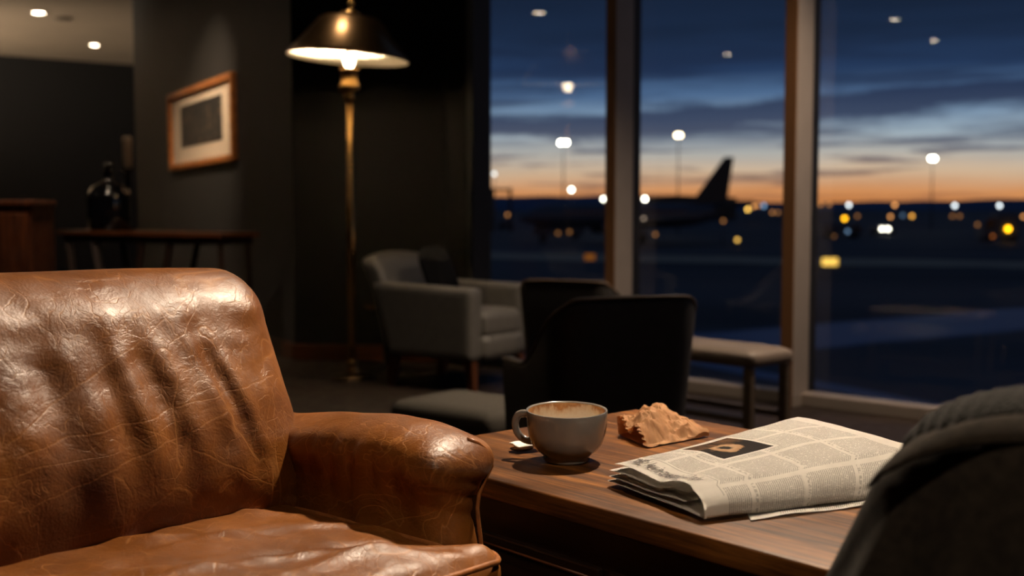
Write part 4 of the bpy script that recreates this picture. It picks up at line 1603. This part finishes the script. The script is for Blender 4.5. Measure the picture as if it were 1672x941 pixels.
downlight(d6, 'ceiling downlight directly above the brass floor lamp', 0.05)
lamp('lamp_downlight', 'SPOT', d6 + Vector((0, 0, -0.02)), 21, WARM, aim=(d6.x, d6.y, 0), size=0.05, spot=60, blend=0.8)
d7 = Vector((-2.3, 6.0, CEIL))
downlight(d7, 'ceiling downlight above the console table', 0.05)
lamp('console_downlight', 'SPOT', d7 + Vector((0, 0, -0.02)), 210, WARM, aim=(-2.6, 7.0, 0.4), size=0.06, spot=60, blend=0.8)
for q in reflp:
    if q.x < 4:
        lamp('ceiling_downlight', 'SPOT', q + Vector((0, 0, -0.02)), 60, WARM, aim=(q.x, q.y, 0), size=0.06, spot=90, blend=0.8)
lamp('lamp_bulb', 'SPOT', (lpos.x - 0.01, lpos.y, z(112) + 0.088), 125, (1.0, 0.78, 0.52), aim=(lpos.x - 0.01, lpos.y, 3), size=0.03, spot=178, blend=0.05)
# unseen uplight, added only to brighten the far ceiling
up = thing('added_uplight', 'brass uplight added out of view to brighten the far ceiling', 'added light', (-10.4, 9.0, 1.9))
bm = bm_new(); add_lathe(bm, [(0.001, -0.06), (0.06, -0.05), (0.13, 0.02), (0.15, 0.06), (0.14, 0.06), (0.05, -0.03), (0.001, -0.035)], 24); obj('bowl', bm, M_brass, up)
lamp('added_uplight_bulb', 'SPOT', (-8.4, 11.5, 1.9), 2000, WARM, aim=(-7.4, 12.3, CEIL), size=0.1, spot=118, blend=0.7)
up.location = (-8.4, 11.5, 1.88)

# ------------------------------------------------------------------ sky
world = bpy.data.worlds.new('dusk_sky')
scene.world = world
world.use_nodes = True
nt = NT(world.node_tree)
bg = nt.n['Background']
tc = nt.add('ShaderNodeTexCoord')
vec = tc.outputs['Generated']
sep = nt.add('ShaderNodeSeparateXYZ'); nt.l.new(vec, sep.inputs[0])
Z = sep.outputs[2]
wob = nt.noise(nt.mapping(vec, (3, 3, 14)), 2.0, 3)
Zw = nt.math('ADD', Z, nt.math('MULTIPLY', nt.math('SUBTRACT', wob, 0.5), 0.012))
e = nt.math('MULTIPLY', nt.math('ADD', Zw, 0.02), 3.0, clamp=True)       # z -0.02..0.313 -> 0..1


def ep(zv):
    return (zv + 0.02) * 3.0


def sk(zv, r, g_, b_):
    return (ep(zv), lin(r, g_, b_))


clear = nt.ramp(e, [sk(-0.02, 60, 50, 50), sk(0.0, 224, 140, 74), sk(0.012, 224, 152, 98), sk(0.026, 222, 188, 156), sk(0.042, 196, 190, 182), sk(0.058, 168, 182, 194), sk(0.074, 132, 156, 182), sk(0.09, 84, 112, 150), sk(0.11, 40, 60, 94), sk(0.14, 29, 44, 70), sk(0.172, 24, 36, 58), sk(0.25, 32, 46, 74), sk(0.31, 42, 58, 86)])
cloudc = nt.ramp(e, [sk(0.0, 150, 92, 66), sk(0.02, 120, 92, 86), sk(0.045, 82, 84, 104), sk(0.07, 56, 66, 94), sk(0.10, 34, 47, 76), sk(0.14, 26, 39, 62), sk(0.20, 21, 32, 52)])
# streaky layers: stretched noise
s1 = nt.noise(nt.mapping(vec, (2.6, 2.6, 34), (0.3, 0.1, 0.0)), 1.6, 6, 0.58, 0.35)
s2 = nt.noise(nt.mapping(vec, (5.5, 5.5, 90), (1.3, 0.7, 2.0)), 1.5, 5, 0.55, 0.25)
big = nt.ramp(s1, [(0.46, (0, 0, 0)), (0.58, (1, 1, 1))])
sm = nt.ramp(s2, [(0.50, (0, 0, 0)), (0.60, (1, 1, 1))])
# how much of each height is cloud
covb = nt.ramp(e, [(ep(0.0), (0, 0, 0)), (ep(0.045), (0.12,) * 3), (ep(0.06), (0.9,) * 3), (ep(0.082), (0.9,) * 3), (ep(0.1), (0.7,) * 3), (ep(0.2), (0.8,) * 3)])
covs = nt.ramp(e, [(ep(0.0), (0.15,) * 3), (ep(0.012), (0.75,) * 3), (ep(0.05), (0.8,) * 3), (ep(0.07), (0.2,) * 3), (ep(0.1), (0, 0, 0))])
# a heavy bank low in the sky, with an irregular edge
bank = nt.math('ADD', Z, nt.math('MULTIPLY', nt.math('SUBTRACT', nt.noise(nt.mapping(vec, (4, 4, 16), (0.2, 0.9, 0.4)), 1.7, 5, 0.55), 0.5), 0.05))
X = sep.outputs[0]
bank = nt.math('ADD', bank, nt.math('MULTIPLY', X, -0.055))
bankm = nt.ramp(nt.math('MULTIPLY', nt.math('ADD', bank, 0.0), 5.0), [(0.235, (0, 0, 0)), (0.275, (1, 1, 1)), (0.36, (1, 1, 1)), (0.395, (0, 0, 0))])
cm = nt.math('MAXIMUM', nt.math('MULTIPLY', big, covb), nt.math('MULTIPLY', sm, covs))
cm = nt.math('MAXIMUM', cm, nt.math('MULTIPLY', bankm, 0.93), None, True)
skyc = nt.mix(cm, clear, cloudc)
nt.l.new(skyc, bg.inputs['Color'])
bg.inputs['Strength'].default_value = 1.0

# ------------------------------------------------------------------ airfield
GZ = -3.0
GH = CAM_H - GZ


def ground_mat():
    m, nt, bs, tc = new_mat('wet_asphalt_painted_sheen')
    v = tc.outputs['Object']
    n1 = nt.noise(nt.mapping(v, (0.02, 0.06, 1)), 1.0, 5)
    sep = nt.add('ShaderNodeSeparateXYZ'); nt.l.new(v, sep.inputs[0])
    y = sep.outputs[1]
    x = sep.outputs[0]
    c = nt.ramp(n1, [(0.35, lin(54, 56, 60)), (0.65, lin(84, 85, 90))])

    def band(val, a, b_, soft):
        lo = nt.math('DIVIDE', nt.math('SUBTRACT', val, a), soft, clamp=True)
        hi = nt.math('DIVIDE', nt.math('SUBTRACT', b_, val), soft, clamp=True)
        return nt.math('MULTIPLY', lo, hi)
    nn = nt.math('MULTIPLY', nt.math('SUBTRACT', nt.noise(nt.mapping(v, (0.15, 0.15, 1)), 1.0, 5), 0.5), 9.0)
    yy = nt.math('ADD', y, nn)
    conc = band(nt.math('ADD', yy, nt.math('MULTIPLY', x, 0.4)), 86, 100, 3.0)
    c = nt.mix(nt.math('MULTIPLY', conc, 0.8), c, lin(190, 168, 138))
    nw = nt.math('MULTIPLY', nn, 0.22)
    wet_sheen1 = band(nt.math('ADD', nt.math('ADD', y, nw), nt.math('MULTIPLY', x, -0.63)), 27.1, 33.6, 0.8)
    wet_sheen2 = band(nt.math('ADD', nt.math('ADD', y, nw), nt.math('MULTIPLY', x, 1.78)), 37.1, 39.1, 0.5)
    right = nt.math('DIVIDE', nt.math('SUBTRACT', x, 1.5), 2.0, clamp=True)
    wet_sheen = nt.math('MAXIMUM', wet_sheen1, wet_sheen2)
    wet_sheen = nt.math('MULTIPLY', wet_sheen, right)
    nt.l.new(nt.mix(nt.math('MULTIPLY', wet_sheen, 0.7), c, lin(84, 126, 172)), bs.inputs['Base Color'])  # pale blue in the wet bands stands in for reflected sky
    rg = nt.math('SUBTRACT', 0.75, nt.math('MULTIPLY', wet_sheen, 0.36))
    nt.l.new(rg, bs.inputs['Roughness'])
    nt.l.new(nt.math('SUBTRACT', 0.1, nt.math('MULTIPLY', wet_sheen, 0.04)), bs.inputs['Specular IOR Level'])
    return m


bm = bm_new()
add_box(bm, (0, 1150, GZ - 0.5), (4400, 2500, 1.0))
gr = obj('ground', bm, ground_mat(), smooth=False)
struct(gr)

# hills
bm = bm_new()
hp_ = []
for i in range(161):
    x = -700 + 1400 * i / 160
    h = 2.0 + 5.0 * max(0, nz(Vector((x * 0.006, 1.3, 0))) + 0.45) + 1.6 * nz(Vector((x * 0.03, 4, 0)))
    hp_.append((x, h))
front_ = [(x, 900, GZ) for x, h in hp_]
crest_ = [(x, 960, CAM_H + max(0.3, h)) for x, h in hp_]
back_ = [(x, 1040, GZ) for x, h in hp_]
vs = [[bm.verts.new(p) for p in r] for r in (front_, crest_, back_)]
for r in range(2):
    for i in range(160):
        bm.faces.new((vs[r][i], vs[r][i + 1], vs[r + 1][i + 1], vs[r + 1][i]))
struct(obj('hills', bm, simple('dark_hill_cover', lin(62, 84, 118), 0.95, var=0.2, nscale=0.02)))

# aircraft ------------------------------------------------------------
PD = 126.0
pc = at_y(1035, 352, PD)
s = PD / F
pl = thing('airplane', 'dark parked passenger jet with swept tail fin seen through the middle pane', 'airplane', (pc.x, PD, GZ), pi + radians(6))
# local x forward (nose), so the nose points to the left in the photograph
zc = pc.z - GZ


def ell(x, r, zo, n=24, rz=None):
    return [(x, r * cos(2 * pi * k / n), zo + (rz or r) * sin(2 * pi * k / n)) for k in range(n)]


FR = 20 * s
bm = bm_new()
prof_f = [(190, 0.2, -5), (186, 4, -4), (178, 9, -2.5), (165, 14.5, -1), (145, 19, 0), (110, 20, 0), (0, 20, 0), (-70, 20, 0), (-100, 18.5, 1.5), (-130, 14, 6), (-155, 8.5, 11), (-172, 3.5, 15), (-176, 0.5, 15.5)]
add_loft(bm, [ell(x * s, max(0.02, r * s), zc + zo * s) for x, r, zo in prof_f])
obj('fuselage', bm, M_plane, pl)


def slab(bm, quad, th, axis):
    """thin tapered solid from a quad outline, thickness along axis"""
    t = Vector(axis) * th / 2
    a = [bm.verts.new(Vector(p) - t) for p in quad]
    b_ = [bm.verts.new(Vector(p) + t) for p in quad]
    bm.faces.new(a); bm.faces.new(b_)
    for i in range(len(quad)):
        k = (i + 1) % len(quad)
        bm.faces.new((a[i], a[k], b_[k], b_[i]))


bm = bm_new()
zt0 = zc + 14 * s
slab(bm, [(-62 * s, 0, zt0 - 2 * s), (-96 * s, 0, zc + 24 * s), (-104 * s, 0, zc + 32 * s), (-150 * s, 0, zc + 95 * s), (-165 * s, 0, zc + 95.5 * s), (-158 * s, 0, zc + 46 * s), (-154 * s, 0, zt0)], 0.35, (0, 1, 0))
obj('tail_fin', bm, M_fin, pl, smooth=False)
for sg_ in (-1, 1):
    bm = bm_new()
    slab(bm, [(-128 * s, sg_ * 8 * s, zc + 13 * s), (-158 * s, sg_ * 8 * s, zc + 14 * s), (-178 * s, sg_ * 72 * s, zc + 22 * s), (-164 * s, sg_ * 72 * s, zc + 22 * s)], 0.3, (0, 0, 1))
    obj('tailplane', bm, M_fin, pl, smooth=False)
    bm = bm_new()
    slab(bm, [(58 * s, sg_ * 17 * s, zc - 12 * s), (-28 * s, sg_ * 17 * s, zc - 12 * s), (-62 * s, sg_ * 190 * s, zc + 2 * s), (-42 * s, sg_ * 190 * s, zc + 2 * s)], 0.45, (0, 0, 1))
    wg = obj('wing', bm, M_plane, pl, smooth=False)
    bm = bm_new()
    add_loft(bm, [ell(x * s, r * s, zc - 21 * s, 20) for x, r in ((62, 8), (58, 9.5), (30, 10), (8, 6), (6, 1))])
    bmesh.ops.translate(bm, verts=bm.verts, vec=(0, sg_ * 62 * s, 0))
    obj('engine', bm, M_plane, pl)
    bm = bm_new()
    add_tube(bm, [(-8 * s, sg_ * 28 * s, zc - 10 * s), (-8 * s, sg_ * 28 * s, 0.5)], 0.14, 8)
    lg = obj('landing_gear', bm, M_pole, pl)
    bm = bm_new(); add_tube(bm, [(-8 * s, sg_ * 28 * s - 0.35, 0.5), (-8 * s, sg_ * 28 * s + 0.35, 0.5)], 0.5, 16); obj('wheel', bm, M_tyre, lg)
bm = bm_new(); add_tube(bm, [(150 * s, 0, zc - 15 * s), (150 * s, 0, 0.35)], 0.1, 8); lg = obj('landing_gear', bm, M_pole, pl)
bm = bm_new(); add_tube(bm, [(150 * s, -0.3, 0.36), (150 * s, 0.3, 0.36)], 0.36, 14); obj('wheel', bm, M_tyre, lg)
for i in range(22):
    x = (115 - i * 9.2) * s
    bm = bm_new(); add_box(bm, (x, 19.2 * s, zc + 6 * s), (3.4 * s, 2.0 * s, 4.6 * s), bevel=0.04)
    obj('cabin_window', bm, M_darkglass, pl, smooth=False)


# vehicles ------------------------------------------------------------
def vehicle(name, label, px, py, D, wpx, hpx, cabpx, face=-1, kind='truck', lights=(), cat=None):
    """box-bodied airport vehicle; px,py = ground contact at its middle"""
    s = D / F
    p = at_y(px, py, D)
    t = thing(name, label, cat or kind, (p.x, D, GZ), 0)
    Wd, Hh = wpx * s, hpx * s
    dep = 2.2
    wr_ = max(0.35, 5.5 * s)
    cabw = cabpx * s
    fx = face
    bm = bm_new()
    add_box(bm, (-fx * cabw / 2, 0, wr_ + (Hh - wr_) / 2), (Wd - cabw, dep, Hh - wr_), bevel=0.08)
    obj('body', bm, M_silhouette, t, smooth=False)
    bm = bm_new()
    ch = (Hh - wr_) * 0.82
    x0 = fx * (Wd / 2 - cabw)
    x1 = fx * Wd / 2
    add_prism_xz(bm, [(x0, wr_), (x1, wr_), (x1, wr_ + ch * 0.5), (x1 - fx * cabw * 0.28, wr_ + ch), (x0, wr_ + ch)], dep - 0.1)
    cabo = obj('cab', bm, M_silhouette, t, smooth=False)
    bm = bm_new()
    add_prism_xz(bm, [(x0 + fx * cabw * 0.2, wr_ + ch * 0.52), (x1 - fx * cabw * 0.12, wr_ + ch * 0.52), (x1 - fx * cabw * 0.34, wr_ + ch * 0.92), (x0 + fx * cabw * 0.2, wr_ + ch * 0.92)], dep - 0.04)
    obj('side_window', bm, M_darkglass, cabo, smooth=False)
    for x in (-Wd * 0.3, Wd * 0.32):
        for y in (-dep / 2 + 0.1, dep / 2 - 0.1):
            bm = bm_new(); add_tube(bm, [(x, y - 0.12, wr_), (x, y + 0.12, wr_)], wr_, 16); obj('wheel', bm, M_tyre, t)
    for (lx, ly, col, st_, rp) in lights:
        bm = bm_new()
        q = at_y(lx, ly, D - dep / 2 - 0.12)
        bmesh.ops.create_icosphere(bm, subdivisions=2, radius=rp * s)
        bmesh.ops.translate(bm, verts=bm.verts, vec=(q.x - p.x, q.y - D, q.z - GZ))
        obj('head_lamp', bm, emit('vehicle_lamp', col, st_), t)
    return t


def add_prism_xz(bm, pts, dep):
    a = [bm.verts.new((x, -dep / 2, z_)) for x, z_ in pts]
    b_ = [bm.verts.new((x, dep / 2, z_)) for x, z_ in pts]
    bm.faces.new(a); bm.faces.new(b_)
    for i in range(len(pts)):
        k = (i + 1) % len(pts)
        bm.faces.new((a[i], a[k], b_[k], b_[i]))


OR = lin(255, 170, 95)
YE = lin(255, 196, 90)
AM = lin(255, 176, 20)
WH = lin(255, 246, 226)
BL_ = lin(150, 190, 235)
vehicle('service_truck', 'dark service truck parked on the apron in the left pane', 912, 390, 140, 84, 30, 26, -1, lights=((909, 362, OR, 2.0, 2.6), (925, 356, OR, 0.9, 2.6), (950, 363, WH, 1.6, 2.6), (911, 381, OR, 0.5, 2.6), (930, 379, OR, 0.5, 2.6)), cat='truck')
vehicle('baggage_tug', 'small dark baggage tug near the left edge of the left pane', 826, 371, 190, 22, 17, 10, 1, lights=((829, 351, OR, 1.1, 2.6),), cat='tug')
vehicle('apron_van', 'low dark van beside the mullion in the right pane', 1372, 387, 145, 66, 24, 22, 1, lights=((1384, 378, BL_, 1.0, 2.6), (1362, 386, OR, 0.35, 2.4)), cat='van')
vehicle('loader_truck', 'tall dark loader truck near the frame edge in the right pane', 1628, 394, 130, 60, 46, 24, -1, lights=((1646, 374, AM, 8.0, 4.2), (1596, 367, OR, 0.6, 2.6), (1621, 386, lin(255, 140, 60), 0.6, 2.6)), cat='truck')
vehicle('apron_car', 'dark car with two white headlamps in the right pane', 1440, 385, 160, 34, 15, 14, 1, lights=((1440, 374, WH, 9.0, 3.0), (1450, 374, WH, 9.0, 3.0)), cat='car')
vehicle('catering_truck', 'dark catering truck behind the tail of the jet', 1296, 362, 285, 40, 20, 12, -1, cat='truck')


# lights on poles -----------------------------------------------------
def pole_light(name, cat, label, px, py, D, col, st_, rp=2.6, group=None, double=0.0):
    s = D / F
    p = at_y(px, py, D)
    t = thing(name, label, cat, (p.x, D, GZ), 0, group)
    hz = p.z - GZ
    bm = bm_new()
    add_tube(bm, [(0, 0.05, 0), (0, 0.05, hz - rp * s * 0.5)], [0.12 if hz > 6 else 0.07, 0.06], 8)
    obj('pole', bm, M_pole, t)
    offs = (0.0,) if not double else (-double / 2, double / 2)
    for of in offs:
        bm = bm_new()
        bmesh.ops.create_icosphere(bm, subdivisions=2, radius=rp * s)
        bmesh.ops.translate(bm, verts=bm.verts, vec=(of * s, 0, hz))
        obj('lamp_head', bm, emit('field_lamp', col, st_), t)
    bm = bm_new()
    add_box(bm, (0, rp * s * 0.5, hz + rp * s * 1.15), ((double + 2.4 * rp) * s, rp * s * 1.6, rp * s * 0.4))
    obj('hood', bm, M_pole, t, smooth=False)
    return t


FM = 'tall floodlight masts over the apron'
AP = 'distant apron and runway lights'
pole_light('floodlight_mast', 'floodlight', 'brightest floodlight mast, high in the left pane', 920, 233, 170, WH, 22, 3.6, FM, 9)
pole_light('floodlight_mast', 'floodlight', 'floodlight mast high in the middle pane above the jet', 1108, 221, 170, lin(255, 226, 180), 16, 3.4, FM, 5)
pole_light('floodlight_mast', 'floodlight', 'white floodlight mast high in the right pane', 1523, 259, 190, WH, 18, 3.6, FM, 5)
pole_light('floodlight_mast', 'floodlight', 'dimmer floodlight mast above the gantry in the left pane', 807, 284, 180, lin(230, 235, 235), 3.0, 3.0, FM)
pole_light('floodlight_mast', 'floodlight', 'white floodlight mast just above the hills in the left pane', 933, 310, 200, WH, 14, 3.2, FM)
for px, py, D, c_, st_, rp, lb in (
    (790, 319, 260, OR, 1.6, 2.6, 'faint orange light at the left edge of the left pane'),
    (795, 339, 240, BL_, 0.5, 2.6, 'faint blue light at the left edge of the left pane'),
    (985, 325, 230, WH, 10, 3.0, 'white apron light touching the left mullion'),
    (1041, 325, 150, WH, 14, 3.2, 'first of the twin white lights beside the jet nose'),
    (1053, 325, 150, WH, 14, 3.2, 'second of the twin white lights beside the jet nose'),
    (1051, 357, 118, lin(255, 220, 190), 0.8, 2.6, 'dull white low light before the jet fuselage'),
    (1070, 383, 118, OR, 0.7, 2.6, 'faint orange ground light under the jet'),
    (1181, 361, 118, OR, 0.8, 2.6, 'faint orange light under the jet tail'),
    (1204, 392, 112, YE, 3.0, 2.8, 'lone yellow ground light below the jet tail'),
    (1221, 342, 250, YE, 4.5, 3.0, 'yellow light right of the jet tail'),
    (1231, 337, 260, OR, 2.4, 2.6, 'orange light next to the yellow one by the jet tail'),
    (1238, 336, 270, OR, 1.4, 2.6, 'pale orange light between orange and blue ones'),
    (1247, 336, 280, BL_, 1.3, 3.4, 'blue light on the horizon right of the jet tail'),
    (1261, 347, 240, OR, 1.0, 2.6, 'dull orange light left of the second mullion'),
    (1270, 347, 240, OR, 0.7, 2.6, 'duller orange light touching the second mullion'),
    (1340, 334, 300, OR, 1.2, 2.6, 'dull orange horizon light touching the right pane mullion'),
    (1354, 334, 300, OR, 1.0, 2.6, 'second dull orange horizon light in the right pane'),
    (1386, 335, 300, lin(240, 246, 250), 5.0, 2.8, 'white horizon light nearest the mullion in the right pane'),
    (1461, 335, 300, OR, 3.0, 2.8, 'peach horizon light between the white horizon lights'),
    (1559, 336, 300, lin(240, 246, 250), 5.0, 2.8, 'middle white horizon light in the right pane'),
    (1632, 336, 300, lin(240, 246, 250), 5.0, 2.8, 'white horizon light nearest the frame edge'),
    (1379, 357, 200, AM, 6.0, 3.4, 'strong amber light above the low dark van'),
    (1400, 353, 230, OR, 0.6, 2.6, 'faint brown light right of the strong amber light'),
    (1454, 354, 230, OR, 2.4, 2.6, 'orange light above the car headlamps'),
    (1474, 352, 230, BL_, 0.5, 2.8, 'faint blue light between two orange lights'),
    (1489, 353, 230, lin(255, 176, 70), 3.4, 2.6, 'bright orange light right of the faint blue one'),
    (1555, 353, 230, OR, 0.6, 2.6, 'first of two dull lights under the middle white horizon light'),
    (1567, 353, 230, OR, 0.6, 2.6, 'second of two dull lights under the middle white horizon light'),
    (1671, 354, 230, OR, 2.4, 2.6, 'orange light cut by the frame edge'),
):
    pole_light('apron_light', 'field light', lb, px, py, D, c_, st_, rp, AP)

# lit taxiway signs
def sign(label, px, py, D, wpx, hpx, col, st_):
    s = D / F
    p = at_y(px, py, D)
    t = thing('taxiway_sign', label, 'sign', (p.x, D, GZ), 0)
    hz = p.z - GZ
    bm = bm_new(); add_box(bm, (0, 0.12, hz), (wpx * s + 0.08, 0.2, hpx * s + 0.08), bevel=0.02); obj('housing', bm, M_fin, t, smooth=False)
    bm = bm_new(); add_box(bm, (0, 0.0, hz), (wpx * s, 0.03, hpx * s)); obj('lit_panel', bm, emit('sign_panel', col, st_), t, smooth=False)
    for x in (-0.35, 0.35):
        bm = bm_new(); add_tube(bm, [(x * wpx * s, 0.12, 0), (x * wpx * s, 0.12, hz)], 0.03, 6); obj('post', bm, M_pole, t)
    return t


sign('bright yellow lit taxiway sign low in the right pane', 1355, 429, 78, 26, 15, lin(255, 200, 90), 1.5)
sign('dim orange taxiway sign low in the left pane', 963, 420, 86, 17, 10, lin(255, 150, 60), 0.22)

# gantry under the dim mast
s = 178 / F
p = at_y(813, 335, 178)
ga = thing('steel_gantry', 'dark steel gantry frame on the horizon at the left of the left pane', 'gantry', (p.x, 178, GZ))
for x in (-9, 20):
    bm = bm_new(); add_box(bm, (x * s, 0, (28 * s + GH) / 2), (5 * s, 0.8, 28 * s + GH)); obj('post', bm, M_fin, ga, smooth=False)
bm = bm_new(); add_box(bm, (6 * s, 0, GH + 25 * s), (34 * s, 0.8, 4 * s)); obj('crossbeam', bm, M_fin, ga, smooth=False)
# terminal shed behind the jet
p = at_y(1100, 335, 330)
s = 330 / F
sh_ = thing('airport_shed', 'long low dark airport building behind the jet', 'building', (p.x, 330, GZ))
bm = bm_new(); add_box(bm, (0, 0, (GH + 10 * s) / 2), (190 * s, 12, GH + 10 * s)); obj('walls', bm, M_fin, sh_, smooth=False)
bm = bm_new(); add_prism_xz(bm, [(-97 * s, GH + 10 * s), (97 * s, GH + 10 * s), (97 * s, GH + 12 * s), (0, GH + 16 * s), (-97 * s, GH + 12 * s)], 12.6); obj('roof', bm, M_fin, sh_, smooth=False)

# ------------------------------------------------------------------ render look
vs_ = scene.view_settings
vs_.view_transform = 'Standard'
vs_.look = 'None'
vs_.exposure = 0.0
vs_.gamma = 1.0
vs_.use_curve_mapping = False
scene.cycles.use_denoising = True
scene.cycles.max_bounces = 8
scene.cycles.sample_clamp_indirect = 4.0
scene.cycles.caustics_reflective = False
scene.cycles.caustics_refractive = False
